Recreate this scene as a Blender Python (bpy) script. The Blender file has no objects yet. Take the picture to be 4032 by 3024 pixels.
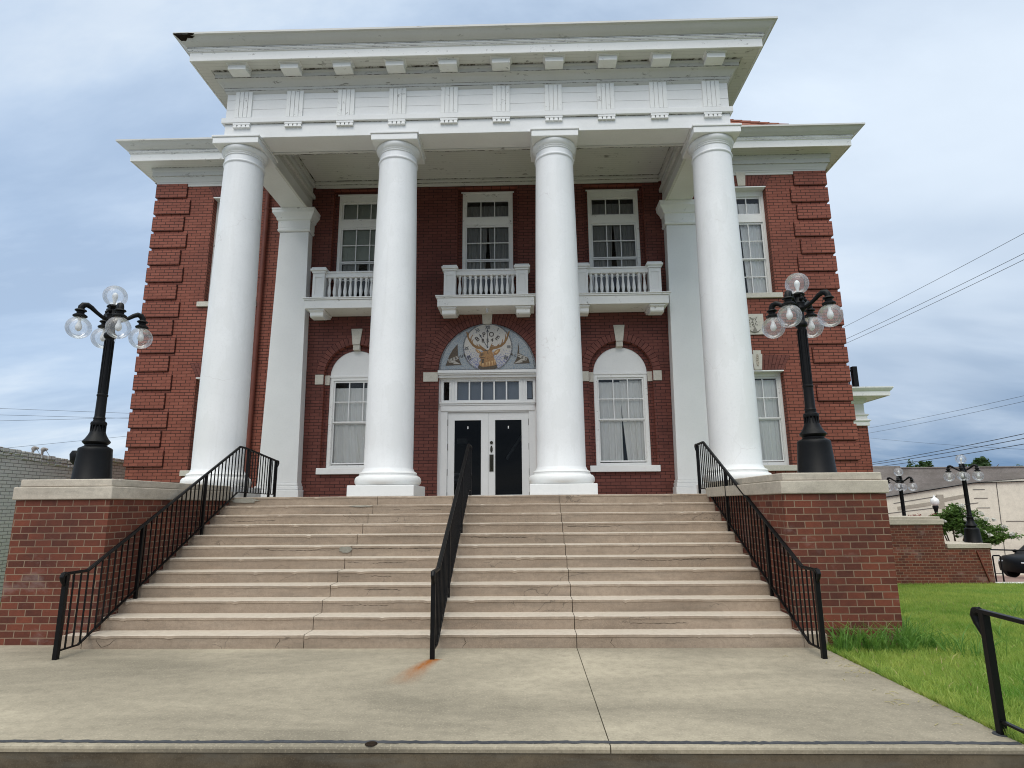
import bpy, math, random
import numpy as np
from mathutils import Vector, Matrix
from mathutils.geometry import tessellate_polygon
random.seed(7); np.random.seed(7)
PI = math.pi
S = bpy.context.scene
COL = S.collection

# ------------------------------------------------------------------ camera
F_PX, PITCH, YAW, ROLL = 2365.089, 0.19864, 0.02445, -0.00765
CAM = (0.0, -7.443, 1.633)
def cam_axes(p, y, r):
    fwd = Vector((-math.sin(y)*math.cos(p), math.cos(y)*math.cos(p), math.sin(p)))
    right = Vector((math.cos(y), math.sin(y), 0)); up = right.cross(fwd)
    c, s = math.cos(r), math.sin(r)
    return c*right+s*up, -s*right+c*up, fwd
cd = bpy.data.cameras.new('camera'); cam = bpy.data.objects.new('camera', cd); COL.objects.link(cam)
R_, U_, Fw = cam_axes(PITCH, YAW, ROLL)
cam.matrix_world = Matrix(((R_.x, U_.x, -Fw.x, CAM[0]), (R_.y, U_.y, -Fw.y, CAM[1]), (R_.z, U_.z, -Fw.z, CAM[2]), (0, 0, 0, 1)))
cd.sensor_fit = 'HORIZONTAL'; cd.sensor_width = 36.0; cd.lens = F_PX/4032*36.0
cd.clip_start = 0.05; cd.clip_end = 5000
S.camera = cam

# ------------------------------------------------------------------ world, sun, exposure
SUN_EL, SUN_AZ = math.radians(50), math.radians(191)      # azimuth clockwise from +Y (behind the camera, a little to the left)
w = bpy.data.worlds.new('World'); S.world = w; w.use_nodes = True
nt = w.node_tree; nt.nodes.clear()
def N(t, **k):
    n = nt.nodes.new(t)
    for a, b in k.items(): setattr(n, a, b)
    return n
out = N('ShaderNodeOutputWorld'); bg = N('ShaderNodeBackground'); bg.inputs[1].default_value = 0.1
sky = N('ShaderNodeTexSky'); sky.sky_type = 'NISHITA'; sky.sun_disc = False
sky.sun_elevation = SUN_EL; sky.sun_rotation = SUN_AZ; sky.air_density = 1.0; sky.dust_density = 1.5
tc = N('ShaderNodeTexCoord'); sep = N('ShaderNodeSeparateXYZ'); nt.links.new(tc.outputs['Generated'], sep.inputs[0])
def MA(op, a, b=None, c=None):
    n = N('ShaderNodeMath', operation=op)
    for i, x in enumerate((a, b, c)):
        if x is None: continue
        if hasattr(x, 'links'): nt.links.new(x, n.inputs[i])
        else: n.inputs[i].default_value = x
    return n.outputs[0]
zz = MA('ADD', MA('MAXIMUM', sep.outputs[2], 0.0), 0.22)
cx_ = MA('DIVIDE', sep.outputs[0], zz); cy_ = MA('DIVIDE', sep.outputs[1], zz)
cmb = N('ShaderNodeCombineXYZ'); nt.links.new(cx_, cmb.inputs[0]); nt.links.new(cy_, cmb.inputs[1])
def noise(scale, detail, rough, off, sx=1.0, dist=0.0):
    mp = N('ShaderNodeMapping'); mp.inputs['Location'].default_value = off; mp.inputs['Scale'].default_value = (sx, 1, 1)
    mp.inputs['Rotation'].default_value = (0, 0, math.radians(25))
    nt.links.new(cmb.outputs[0], mp.inputs[0])
    n = N('ShaderNodeTexNoise'); n.inputs['Scale'].default_value = scale; n.inputs['Detail'].default_value = detail
    n.inputs['Roughness'].default_value = rough; n.inputs['Distortion'].default_value = dist
    nt.links.new(mp.outputs[0], n.inputs['Vector']); return n.outputs[0]
def ramp(src, stops):
    n = N('ShaderNodeValToRGB'); nt.links.new(src, n.inputs[0]); e = n.color_ramp.elements
    while len(e) < len(stops): e.new(0.5)
    for i, (p, c) in enumerate(stops):
        e[i].position = p; e[i].color = (c, c, c, 1) if not isinstance(c, tuple) else (*c, 1)
    return n.outputs[0]
def MIX(f, a, b, t='MIX'):
    n = N('ShaderNodeMix', data_type='RGBA', blend_type=t)
    if hasattr(f, 'links'): nt.links.new(f, n.inputs[0])
    else: n.inputs[0].default_value = f
    for x, i in ((a, 6), (b, 7)):
        if hasattr(x, 'links'): nt.links.new(x, n.inputs[i])
        else: n.inputs[i].default_value = (*x, 1)
    return n.outputs[2]
big = noise(0.55, 5, 0.5, (3.1, 1.7, 0), 0.6, 0.3)
fine = noise(1.6, 7, 0.55, (0.3, 5.2, 0), 0.55, 0.4)
shade = noise(1.35, 8, 0.6, (7.7, 2.4, 0), 0.45, 0.2)
dens = MA('ADD', MA('MULTIPLY', big, 0.65), MA('MULTIPLY', fine, 0.35))
def lobe(dx, dy, dz, a, b):
    v = Vector((dx, dy, dz)).normalized(); n = N('ShaderNodeVectorMath', operation='DOT_PRODUCT'); nt.links.new(tc.outputs['Generated'], n.inputs[0]); n.inputs[1].default_value = v
    r = N('ShaderNodeMapRange', interpolation_type='SMOOTHSTEP'); nt.links.new(n.outputs['Value'], r.inputs[0]); r.inputs[1].default_value = a; r.inputs[2].default_value = b; return r.outputs[0]
cover = ramp(dens, [(0.36, 0.25), (0.60, 1.0)])
cloudc = ramp(shade, [(0.40, (3.5, 4.5, 6.0)), (0.48, (5.0, 6.05, 7.5)), (0.535, (6.3, 7.3, 8.5)), (0.60, (8.0, 8.7, 9.3))])
skyb = MIX(1.0, sky.outputs[0], (1.0, 1.0, 1.0), 'MULTIPLY')
skyb = MIX(0.7, skyb, (4.5, 6.0, 8.2))
col = MIX(cover, skyb, cloudc)
# a deeper blue bank low on the right, a bright thin patch above it
low = MA('MULTIPLY', lobe(0.66, 0.74, 0.06, 0.86, 0.985), ramp(fine, [(0.40, 1.0), (0.60, 0.55)]))
col = MIX(low, col, (1.3, 2.4, 4.1))
hi = MA('MULTIPLY', lobe(0.50, 0.66, 0.46, 0.88, 0.985), ramp(big, [(0.36, 0.1), (0.60, 0.85)]))
col = MIX(hi, col, (7.4, 8.3, 9.3))
# an overcast sky is brightest overhead
up_ = ramp(sep.outputs[2], [(0.0, 0.88), (0.25, 0.95), (0.70, 0.93), (0.84, (2.4, 2.2, 1.8)), (1.0, (4.4, 3.85, 3.05))])
col = MIX(1.0, col, up_, 'MULTIPLY')
nt.links.new(col, bg.inputs[0]); nt.links.new(bg.outputs[0], out.inputs[0])

sl = bpy.data.lights.new('sun', 'SUN'); sl.energy = 1.45; sl.angle = math.radians(40); sl.color = (1.0, 0.94, 0.86)
so = bpy.data.objects.new('sun', sl); COL.objects.link(so); so.location = (0, 0, 30)
d = Vector((math.sin(SUN_AZ)*math.cos(SUN_EL), math.cos(SUN_AZ)*math.cos(SUN_EL), math.sin(SUN_EL)))
so.rotation_euler = d.to_track_quat('Z', 'Y').to_euler()
S.view_settings.view_transform = 'Standard'; S.view_settings.look = 'None'; S.view_settings.exposure = 0.30; S.view_settings.gamma = 1.0
S.view_settings.use_curve_mapping = False
S.cycles.use_denoising = True; S.cycles.filter_width = 1.05
S.cycles.max_bounces = 8; S.cycles.transparent_max_bounces = 16

# ------------------------------------------------------------------ materials
class G:
    """small node-graph helper for one material"""
    def __init__(s, name):
        s.m = bpy.data.materials.new(name); s.m.use_nodes = True; s.t = s.m.node_tree
        s.p = s.t.nodes['Principled BSDF']; s.o = s.t.nodes['Material Output']
    def n(s, t, **k):
        n = s.t.nodes.new(t)
        for a, b in k.items(): setattr(n, a, b)
        return n
    def lk(s, a, b): s.t.links.new(a, b)
    def put(s, x, sock):
        if hasattr(x, 'links'): s.lk(x, sock)
        elif isinstance(x, tuple) and len(x) == 3 and sock.type == 'RGBA': sock.default_value = (*x, 1)
        else: sock.default_value = x
    def math(s, op, a, b=0.0, c=0.0, clamp=False):
        n = s.n('ShaderNodeMath', operation=op, use_clamp=clamp)
        for i, x in enumerate((a, b, c)): s.put(x, n.inputs[i])
        return n.outputs[0]
    def mix(s, f, a, b, t='MIX'):
        n = s.n('ShaderNodeMix', data_type='RGBA', blend_type=t)
        s.put(f, n.inputs[0]); s.put(a, n.inputs[6]); s.put(b, n.inputs[7]); return n.outputs[2]
    def pos(s): return s.n('ShaderNodeNewGeometry').outputs['Position']
    def map(s, v, scale=(1, 1, 1), loc=(0, 0, 0), rot=(0, 0, 0)):
        n = s.n('ShaderNodeMapping'); n.inputs['Scale'].default_value = scale; n.inputs['Location'].default_value = loc
        n.inputs['Rotation'].default_value = rot; s.lk(v, n.inputs[0]); return n.outputs[0]
    def noise(s, v, scale, detail=4, rough=0.5, dist=0.0):
        n = s.n('ShaderNodeTexNoise'); n.inputs['Scale'].default_value = scale; n.inputs['Detail'].default_value = detail
        n.inputs['Roughness'].default_value = rough; n.inputs['Distortion'].default_value = dist
        s.lk(v, n.inputs['Vector']); return n.outputs[0]
    def voro(s, v, scale, feature='F1', outp='Distance'):
        n = s.n('ShaderNodeTexVoronoi', feature=feature); n.inputs['Scale'].default_value = scale
        s.lk(v, n.inputs['Vector']); return n.outputs[outp]
    def ramp(s, f, stops, interp='LINEAR'):
        n = s.n('ShaderNodeValToRGB'); n.color_ramp.interpolation = interp; e = n.color_ramp.elements
        while len(e) < len(stops): e.new(0.5)
        for i, (p, c) in enumerate(stops):
            e[i].position = p; e[i].color = (*c, 1) if isinstance(c, tuple) else (c, c, c, 1)
        s.put(f, n.inputs[0]); return n.outputs[0]
    def bump(s, h, strength=0.3, dist=0.01):
        n = s.n('ShaderNodeBump'); n.inputs['Strength'].default_value = strength; n.inputs['Distance'].default_value = dist
        s.lk(h, n.inputs['Height']); s.lk(n.outputs[0], s.p.inputs['Normal'])
    def fin(s, col, rough=0.6, spec=0.4, metal=0.0):
        s.put(col, s.p.inputs['Base Color']); s.put(rough, s.p.inputs['Roughness'])
        s.p.inputs['Specular IOR Level'].default_value = spec; s.p.inputs['Metallic'].default_value = metal; return s.m

def wallvec(g):
    """wall coordinates: along the wall, height"""
    geo = g.n('ShaderNodeNewGeometry'); sp = g.n('ShaderNodeSeparateXYZ'); g.lk(geo.outputs['Position'], sp.inputs[0])
    sn = g.n('ShaderNodeSeparateXYZ'); g.lk(geo.outputs['True Normal'], sn.inputs[0])
    side = g.math('GREATER_THAN', g.math('ABSOLUTE', sn.outputs[0]), 0.7)
    u = g.math('ADD', g.math('MULTIPLY', sp.outputs[0], g.math('SUBTRACT', 1.0, side)), g.math('MULTIPLY', sp.outputs[1], side))
    c = g.n('ShaderNodeCombineXYZ'); g.lk(u, c.inputs[0]); g.lk(sp.outputs[2], c.inputs[1]); return c.outputs[0], geo.outputs['Position']

def brick_mat(name, c1, c2, mortar, bw, rh, ms, dark=(0.05, 0.02, 0.015), var=0.5, bump=0.5, rough=0.75, off=(0, 0, 0), stain=0.4, white=0.0, wob=0.004):
    g = G(name); v, P = wallvec(g)
    vm = g.map(v, loc=off)
    wn = g.n('ShaderNodeTexNoise'); wn.inputs['Scale'].default_value = 6.0; wn.inputs['Detail'].default_value = 3; g.lk(P, wn.inputs['Vector'])
    va = g.n('ShaderNodeVectorMath', operation='SCALE'); sb = g.n('ShaderNodeVectorMath', operation='SUBTRACT')
    g.lk(wn.outputs['Color'], sb.inputs[0]); sb.inputs[1].default_value = (0.5, 0.5, 0.5); g.lk(sb.outputs[0], va.inputs[0]); va.inputs['Scale'].default_value = wob
    ad = g.n('ShaderNodeVectorMath', operation='ADD'); g.lk(vm, ad.inputs[0]); g.lk(va.outputs[0], ad.inputs[1])
    b = g.n('ShaderNodeTexBrick'); b.offset = 0.5; b.squash = 1.0
    g.lk(ad.outputs[0], b.inputs['Vector'])
    for k, x in (('Scale', 1.0), ('Brick Width', bw), ('Row Height', rh), ('Mortar Size', ms), ('Mortar Smooth', 0.15), ('Bias', 0.0)): b.inputs[k].default_value = x
    b.inputs['Color1'].default_value = (0, 0, 0, 1); b.inputs['Color2'].default_value = (1, 1, 1, 1); b.inputs['Mortar'].default_value = (0.5, 0.5, 0.5, 1)
    n1 = g.noise(P, 0.9, 5, 0.6); n2 = g.noise(P, 14.0, 5, 0.65); n3 = g.noise(P, 45.0, 4, 0.6)
    f = g.math('ADD', g.math('MULTIPLY', b.outputs['Color'], var), g.math('MULTIPLY', n2, 1.0-var), clamp=True)
    col = g.mix(f, c1, c2)
    col = g.mix(g.ramp(n1, [(0.50, 0.0), (0.78, stain)]), col, dark)
    col = g.mix(g.ramp(n3, [(0.55, 0.0), (0.80, 0.35)]), col, dark)
    if white: col = g.mix(g.ramp(g.noise(g.map(P, (1.3, 1.3, 2.2), (4, 1, 2)), 1.1, 6, 0.65), [(0.58, 0.0), (0.78, white)]), col, (0.50, 0.45, 0.42))
    mcol = g.mix(n2, mortar, tuple(x*0.72 for x in mortar))
    mcol = g.mix(g.ramp(n1, [(0.50, 0.0), (0.75, stain*0.8)]), mcol, dark)
    col = g.mix(b.outputs['Fac'], col, mcol)
    h = g.math('ADD', g.math('MULTIPLY', g.math('SUBTRACT', 1.0, b.outputs['Fac']), 1.0), g.math('MULTIPLY', n3, 0.35))
    g.bump(h, bump, 0.012)
    return g.fin(col, rough, 0.25)

def white_mat(name, base=(0.80, 0.80, 0.78), specks=0.0, cracks=False, grain=0.0, rough=0.5, stretch=(1, 1, 1), lines=False):
    g = G(name); P = g.pos()
    n = g.noise(P, 1.3, 5, 0.6); n2 = g.noise(P, 22.0, 5, 0.6)
    col = g.mix(g.ramp(n, [(0.35, 0.0), (0.7, 1.0)]), tuple(x*0.94 for x in base), base)
    col = g.mix(g.ramp(n2, [(0.5, 0.0), (0.85, 0.25)]), col, tuple(x*0.72 for x in base))
    if specks:
        v = g.map(P, stretch)
        a = g.noise(v, 9.0, 8, 0.72, 0.3); m = g.noise(P, 1.7, 4, 0.6)
        k = g.ramp(g.math('ADD', g.math('MULTIPLY', a, 0.75), g.math('MULTIPLY', m, 0.25)), [(0.588, 0.0), (0.63, specks)])
        col = g.mix(k, col, (0.10, 0.09, 0.07))
    if cracks:
        rp = g.noise(g.map(P, (1.0, 1.0, 0.35)), 2.2, 5, 0.55)
        col = g.mix(g.ramp(rp, [(0.535, 0.0), (0.545, 0.55)]), col, (0.74, 0.745, 0.735))
        col = g.mix(g.ramp(g.noise(P, 60, 4, 0.7), [(0.655, 0.0), (0.70, 0.5)]), col, (0.42, 0.40, 0.36))
        wv = g.n('ShaderNodeVectorMath', operation='ADD'); nn = g.n('ShaderNodeTexNoise'); nn.inputs['Scale'].default_value = 1.6; nn.inputs['Detail'].default_value = 6
        g.lk(P, nn.inputs['Vector']); g.lk(P, wv.inputs[0]); g.lk(nn.outputs['Color'], wv.inputs[1])
        e = g.voro(wv.outputs[0], 0.85, 'DISTANCE_TO_EDGE')
        k = g.math('MULTIPLY', g.ramp(e, [(0.0, 1.0), (0.008, 0.0)]), g.ramp(g.noise(P, 0.9, 3, 0.5), [(0.52, 0.0), (0.64, 0.32)]))
        col = g.mix(k, col, (0.38, 0.31, 0.29))
        st = g.noise(g.map(P, (9, 9, 0.5)), 1.0, 5, 0.6)
        col = g.mix(g.ramp(st, [(0.55, 0.0), (0.8, 0.22)]), col, (0.56, 0.56, 0.55))
    if lines:
        sp = g.n('ShaderNodeSeparateXYZ'); g.lk(P, sp.inputs[0])
        fr = g.math('FRACT', g.math('MULTIPLY', sp.outputs[1], 11.0))
        col = g.mix(g.math('MULTIPLY', g.math('LESS_THAN', fr, 0.07), 0.45), col, (0.30, 0.29, 0.27))
    g.bump(g.math('ADD', n2, g.math('MULTIPLY', n, 0.5)), 0.12, 0.006)
    return g.fin(col, rough, 0.35)

def stone_mat(name, a, b, speck=(0.12, 0.11, 0.09), sc=3.0, top=None, stain=0.3, rough=0.85, rust=False, crack=0.0, pits=0.3, streak=(1, 1, 1), dirt=0.0):
    g = G(name); P = g.pos()
    n1 = g.noise(g.map(P, streak), sc*0.35, 6, 0.62, 0.4); n2 = g.noise(P, sc*5, 6, 0.65); n3 = g.noise(P, sc*28, 3, 0.6)
    col = g.mix(g.ramp(n1, [(0.34, 0.0), (0.66, 1.0)]), a, b)
    col = g.mix(g.ramp(n2, [(0.42, 0.0), (0.8, 0.45)]), col, tuple(x*0.62 for x in a))
    col = g.mix(g.ramp(n3, [(0.55, 0.0), (0.72, 0.38)]), col, tuple(min(1, x*1.35) for x in b))
    col = g.mix(g.ramp(n3, [(0.29, 0.38), (0.42, 0.0)]), col, tuple(x*0.55 for x in a))
    col = g.mix(g.ramp(g.noise(P, sc*14, 4, 0.7), [(0.66, 0.0), (0.72, pits)]), col, speck)
    if dirt: col = g.mix(g.ramp(g.noise(g.map(P, (0.8, 2.0, 5.0), (3, 7, 1)), sc*0.5, 7, 0.7), [(0.46, 0.0), (0.66, dirt)]), col, speck)
    if crack:
        wv = g.n('ShaderNodeVectorMath', operation='ADD'); nn = g.n('ShaderNodeTexNoise'); nn.inputs['Scale'].default_value = 1.6; nn.inputs['Detail'].default_value = 7
        g.lk(P, nn.inputs['Vector']); g.lk(P, wv.inputs[0]); g.lk(nn.outputs['Color'], wv.inputs[1])
        e = g.voro(g.map(wv.outputs[0], (0.55, 0.8, 2.6)), 0.9, 'DISTANCE_TO_EDGE')
        k = g.math('MULTIPLY', g.ramp(e, [(0.0, 1.0), (0.008, 0.0)]), g.ramp(g.noise(P, 1.3, 3, 0.5), [(0.52, 0.0), (0.60, crack)]))
        col = g.mix(k, col, (0.06, 0.05, 0.04))
    if top:    # paler horizontal faces: skylight on the treads painted into the colour
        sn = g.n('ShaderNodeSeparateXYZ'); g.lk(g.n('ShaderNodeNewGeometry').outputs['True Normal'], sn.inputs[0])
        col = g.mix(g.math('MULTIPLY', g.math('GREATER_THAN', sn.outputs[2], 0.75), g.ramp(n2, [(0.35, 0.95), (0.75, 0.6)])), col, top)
    if rust:   # iron stain washed from the foot of the centre railing
        sp = g.n('ShaderNodeSeparateXYZ'); g.lk(P, sp.inputs[0])
        dy = g.math('SUBTRACT', -0.52, sp.outputs[1]); xc = g.math('ADD', -1.03, g.math('MULTIPLY', g.math('POWER', g.math('MAXIMUM', dy, 0.0), 0.6), -0.20))
        dx = g.math('ABSOLUTE', g.math('SUBTRACT', sp.outputs[0], xc)); nz = g.noise(g.map(P, (26, 5, 1), rot=(0, 0, -0.35)), 1.0, 6, 0.7)
        wd = g.math('ADD', 0.10, g.math('MULTIPLY', dy, 0.12))
        lat = g.math('SUBTRACT', 1.0, g.math('DIVIDE', dx, wd), clamp=True)
        lon = g.math('SUBTRACT', 1.0, g.math('DIVIDE', dy, 0.95), clamp=True)
        on = g.math('GREATER_THAN', dy, -0.03)
        k = g.math('MULTIPLY', g.math('MULTIPLY', g.math('MULTIPLY', lat, lon), on), g.math('ADD', -0.1, g.math('MULTIPLY', nz, 2.7)), clamp=True)
        col = g.mix(k, col, (0.27, 0.088, 0.014))
    g.bump(g.math('ADD', n2, g.math('MULTIPLY', n3, 0.5)), 0.35, 0.006)
    return g.fin(col, rough, 0.25)

def plain(name, c, rough=0.5, metal=0.0, spec=0.5, var=0.15, sc=8.0):
    g = G(name); P = g.pos(); n = g.noise(P, sc, 5, 0.6)
    col = g.mix(g.ramp(n, [(0.3, 0.0), (0.75, 1.0)]), tuple(x*(1-var) for x in c), tuple(min(1, x*(1+var)) for x in c))
    g.bump(g.noise(P, sc*9, 3, 0.6), 0.08, 0.003)
    return g.fin(col, rough, spec, metal)

def glass_mat(name, tint=(0.86, 0.90, 0.90), haze=0.0, hazec=(0.8, 0.8, 0.8), refl=1.0):
    g = G(name); g.t.nodes.remove(g.p)
    tr = g.n('ShaderNodeBsdfTransparent'); tr.inputs[0].default_value = (*tint, 1)
    gl = g.n('ShaderNodeBsdfGlossy'); gl.inputs['Roughness'].default_value = 0.03
    nb = g.n('ShaderNodeBump'); nb.inputs['Strength'].default_value = 0.06; nb.inputs['Distance'].default_value = 0.02
    g.lk(g.noise(g.pos(), 2.2, 3, 0.5), nb.inputs['Height']); g.lk(nb.outputs[0], gl.inputs['Normal'])
    fr = g.n('ShaderNodeFresnel'); fr.inputs[0].default_value = 1.5
    base = tr.outputs[0]
    if haze:
        df = g.n('ShaderNodeBsdfTranslucent'); df.inputs[0].default_value = (*hazec, 1)
        d2 = g.n('ShaderNodeBsdfDiffuse'); d2.inputs[0].default_value = (*hazec, 1)
        ms = g.n('ShaderNodeMixShader'); ms.inputs[0].default_value = 0.5; g.lk(df.outputs[0], ms.inputs[1]); g.lk(d2.outputs[0], ms.inputs[2])
        mh = g.n('ShaderNodeMixShader'); g.lk(tr.outputs[0], mh.inputs[1]); g.lk(ms.outputs[0], mh.inputs[2])
        hz = g.math('MULTIPLY', g.ramp(g.noise(g.map(g.pos(), (1, 1, 0.6)), 8, 6, 0.7), [(0.3, 0.3), (0.75, 1.0)]), haze)
        g.lk(hz, mh.inputs[0]); base = mh.outputs[0]
    mx = g.n('ShaderNodeMixShader'); g.lk(g.math('MULTIPLY', fr.outputs[0], refl, clamp=True), mx.inputs[0]); g.lk(base, mx.inputs[1]); g.lk(gl.outputs[0], mx.inputs[2])
    g.lk(mx.outputs[0], g.o.inputs[0]); return g.m

def cloth_mat(name, c, trans=0.35):
    g = G(name); g.t.nodes.remove(g.p)
    a = g.n('ShaderNodeBsdfDiffuse'); b = g.n('ShaderNodeBsdfTranslucent'); a.inputs[0].default_value = (*c, 1); b.inputs[0].default_value = (*c, 1)
    m = g.n('ShaderNodeMixShader'); m.inputs[0].default_value = trans; g.lk(a.outputs[0], m.inputs[1]); g.lk(b.outputs[0], m.inputs[2]); g.lk(m.outputs[0], g.o.inputs[0]); return g.m

def leaf_mat(name, a, b, sc=3.0, trans=0.3):
    g = G(name); P = g.pos()
    f = g.ramp(g.math('ADD', g.math('MULTIPLY', g.noise(P, sc, 4, 0.6), 0.6), g.math('MULTIPLY', g.noise(P, sc*9, 2, 0.5), 0.4)), [(0.36, 0.0), (0.64, 1.0)])
    col = g.mix(f, a, b); g.fin(col, 0.55, 0.3)
    tl = g.n('ShaderNodeBsdfTranslucent'); g.lk(col, tl.inputs[0])
    m = g.n('ShaderNodeMixShader'); m.inputs[0].default_value = trans; g.lk(g.p.outputs[0], m.inputs[1]); g.lk(tl.outputs[0], m.inputs[2]); g.lk(m.outputs[0], g.o.inputs[0]); return g.m

def mosaic_mat(name, a, b, cell=55.0, grout=(0.30, 0.29, 0.27), bias=0.5, grad=None):
    g = G(name); P = g.pos(); v = g.map(P, (1, 0.0, 1))
    c = g.voro(v, cell, 'F1', 'Color'); sp = g.n('ShaderNodeSeparateColor'); g.lk(c, sp.inputs[0])
    lvl = sp.outputs[0]
    if grad:
        s3 = g.n('ShaderNodeSeparateXYZ'); g.lk(P, s3.inputs[0])
        mr = g.n('ShaderNodeMapRange'); g.lk(s3.outputs[2], mr.inputs[0])
        mr.inputs[1].default_value = grad[0]; mr.inputs[2].default_value = grad[1]; mr.inputs[3].default_value = 0.95; mr.inputs[4].default_value = 0.02
        th = mr.outputs[0]
    else: th = bias
    f = g.math('LESS_THAN', lvl, th)
    col = g.mix(f, a, b)
    col = g.mix(g.math('MULTIPLY', sp.outputs[1], 0.35), col, tuple(x*0.6 for x in a))
    e = g.voro(v, cell, 'DISTANCE_TO_EDGE'); col = g.mix(g.math('LESS_THAN', e, 0.06), col, grout)
    return g.fin(col, 0.45, 0.4)

M = {}
M['brick'] = brick_mat('painted_red_brick', (0.200, 0.058, 0.037), (0.300, 0.100, 0.066), (0.030, 0.012, 0.009), 0.236, 0.0791, 0.0068, dark=(0.085, 0.028, 0.021), var=0.5, bump=0.6, rough=0.65, off=(0.03, -0.012, 0), stain=0.5)
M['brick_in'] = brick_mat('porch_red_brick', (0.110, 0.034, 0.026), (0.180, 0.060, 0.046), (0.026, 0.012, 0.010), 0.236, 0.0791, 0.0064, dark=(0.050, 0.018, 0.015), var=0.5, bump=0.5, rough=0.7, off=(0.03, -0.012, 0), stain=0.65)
M['brick_unit'] = plain('painted_brick_unit', (0.145, 0.046, 0.034), 0.65, 0, 0.3, 0.28, 7)
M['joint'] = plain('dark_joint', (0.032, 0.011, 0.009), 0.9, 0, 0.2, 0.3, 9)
M['pier_brick'] = brick_mat('weathered_pier_brick', (0.045, 0.018, 0.015), (0.225, 0.064, 0.036), (0.29, 0.20, 0.135), 0.2085, 0.0830, 0.0062, dark=(0.050, 0.024, 0.022), var=0.48, bump=0.7, rough=0.85, off=(0.05, 0.0, 0), stain=0.65, white=0.30, wob=0.006)
M['grey_brick'] = brick_mat('grey_painted_brick', (0.72, 0.735, 0.74), (0.80, 0.81, 0.815), (0.34, 0.345, 0.35), 0.24, 0.085, 0.007, dark=(0.22, 0.22, 0.22), var=0.4, bump=0.9, rough=0.8, stain=0.2, wob=0.012)
M['white'] = white_mat('white_paint', specks=0.0)
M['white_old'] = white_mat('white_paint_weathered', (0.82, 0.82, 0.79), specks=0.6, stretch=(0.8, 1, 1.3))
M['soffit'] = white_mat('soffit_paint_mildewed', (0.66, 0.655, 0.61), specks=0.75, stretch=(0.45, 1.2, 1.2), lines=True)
M['bed_paint'] = white_mat('moulding_paint_mildewed', (0.58, 0.575, 0.54), specks=0.7, stretch=(0.5, 1, 1.3))  # greyer base than the white trim, with mildew specks
M['gutter_paint'] = white_mat('gutter_paint_weathered', (0.60, 0.595, 0.56), specks=0.4, stretch=(0.5, 1, 1.3))  # cyma moulding: shade of its downward face put into a greyer paint
M['column'] = white_mat('column_plaster', (0.81, 0.815, 0.81), cracks=True)
M['limestone'] = stone_mat('limestone_trim', (0.52, 0.49, 0.42), (0.60, 0.57, 0.50), sc=4, pits=0.15)
M['cap'] = stone_mat('pier_cap_stone', (0.425, 0.372, 0.305), (0.545, 0.485, 0.40), sc=3, pits=0.4, dirt=0.3)
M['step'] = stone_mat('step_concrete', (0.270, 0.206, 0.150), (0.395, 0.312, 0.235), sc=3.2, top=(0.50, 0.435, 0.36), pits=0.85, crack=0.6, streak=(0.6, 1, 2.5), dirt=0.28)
M['landing'] = stone_mat('landing_concrete', (0.205, 0.180, 0.136), (0.410, 0.358, 0.270), sc=2.0, pits=0.75, rust=True, streak=(0.45, 1.0, 1))
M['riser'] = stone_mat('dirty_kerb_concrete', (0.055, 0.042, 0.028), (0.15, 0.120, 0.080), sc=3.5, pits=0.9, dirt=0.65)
M['street'] = stone_mat('street_paving', (0.20, 0.12, 0.10), (0.27, 0.18, 0.15), sc=0.8, pits=0.2)
M['soil'] = stone_mat('ground_earth', (0.10, 0.10, 0.06), (0.15, 0.14, 0.09), sc=1.0)
M['black'] = plain('black_paint', (0.004, 0.004, 0.0045), 0.5, 0.0, 0.2, 0.25, 14)
M['iron'] = plain('railing_black_enamel', (0.004, 0.004, 0.0045), 0.42, 0.0, 0.2, 0.3, 20)
M['interior'] = plain('interior_dark', (0.05, 0.045, 0.04), 0.9)
M['door_void'] = plain('interior_wall', (0.02, 0.018, 0.016), 0.95)
M['glass'] = glass_mat('window_glass', (0.97, 0.98, 0.98), refl=1.0)
M['door_glass'] = glass_mat('door_glass', (0.34, 0.36, 0.37), refl=0.35)
M['globe'] = glass_mat('globe_glass', (0.96, 0.965, 0.97), haze=0.25, hazec=(0.9, 0.9, 0.93), refl=0.5)
M['bulb'] = plain('frosted_bulb', (0.80, 0.80, 0.78), 0.4)
M['curtain'] = cloth_mat('sheer_curtain', (0.93, 0.92, 0.88), 0.05)
M['curtain_grey'] = cloth_mat('grey_net_curtain', (0.34, 0.34, 0.32), 0.1)  # darker copy of the curtain cloth, porch shade put into its colour
M['blind'] = plain('roller_blind', (0.40, 0.43, 0.37), 0.8, 0, 0.2, 0.05)
M['slate'] = plain('transom_shade', (0.20, 0.23, 0.27), 0.6, 0, 0.4, 0.08, 3)  # grey-blue panel colour stands in for sky reflected by the transom glass
M['pipe'] = plain('downspout_red_paint', (0.155, 0.042, 0.025), 0.5, 0, 0.4, 0.2, 4)
M['tile'] = plain('clay_roof_tile', (0.22, 0.07, 0.04), 0.7, 0, 0.3, 0.3, 6)
M['brass'] = plain('aged_brass', (0.035, 0.032, 0.022), 0.45, 0.6, 0.5, 0.3, 30)
M['tar'] = stone_mat('joint_sealant', (0.035, 0.038, 0.045), (0.07, 0.072, 0.08), speck=(0.3, 0.29, 0.25), sc=8, pits=0.9)
M['rot'] = plain('rotten_wood', (0.022, 0.015, 0.010), 0.95, 0, 0.1, 0.5, 30)
M['stucco'] = stone_mat('cream_stucco', (0.68, 0.63, 0.52), (0.78, 0.72, 0.60), sc=0.6, pits=0.1, rough=0.9, dirt=0.12)
M['greyband'] = stone_mat('grey_parapet_render', (0.22, 0.20, 0.185), (0.32, 0.295, 0.275), sc=1.4, pits=0.7, rough=0.95, dirt=0.4)
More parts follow.
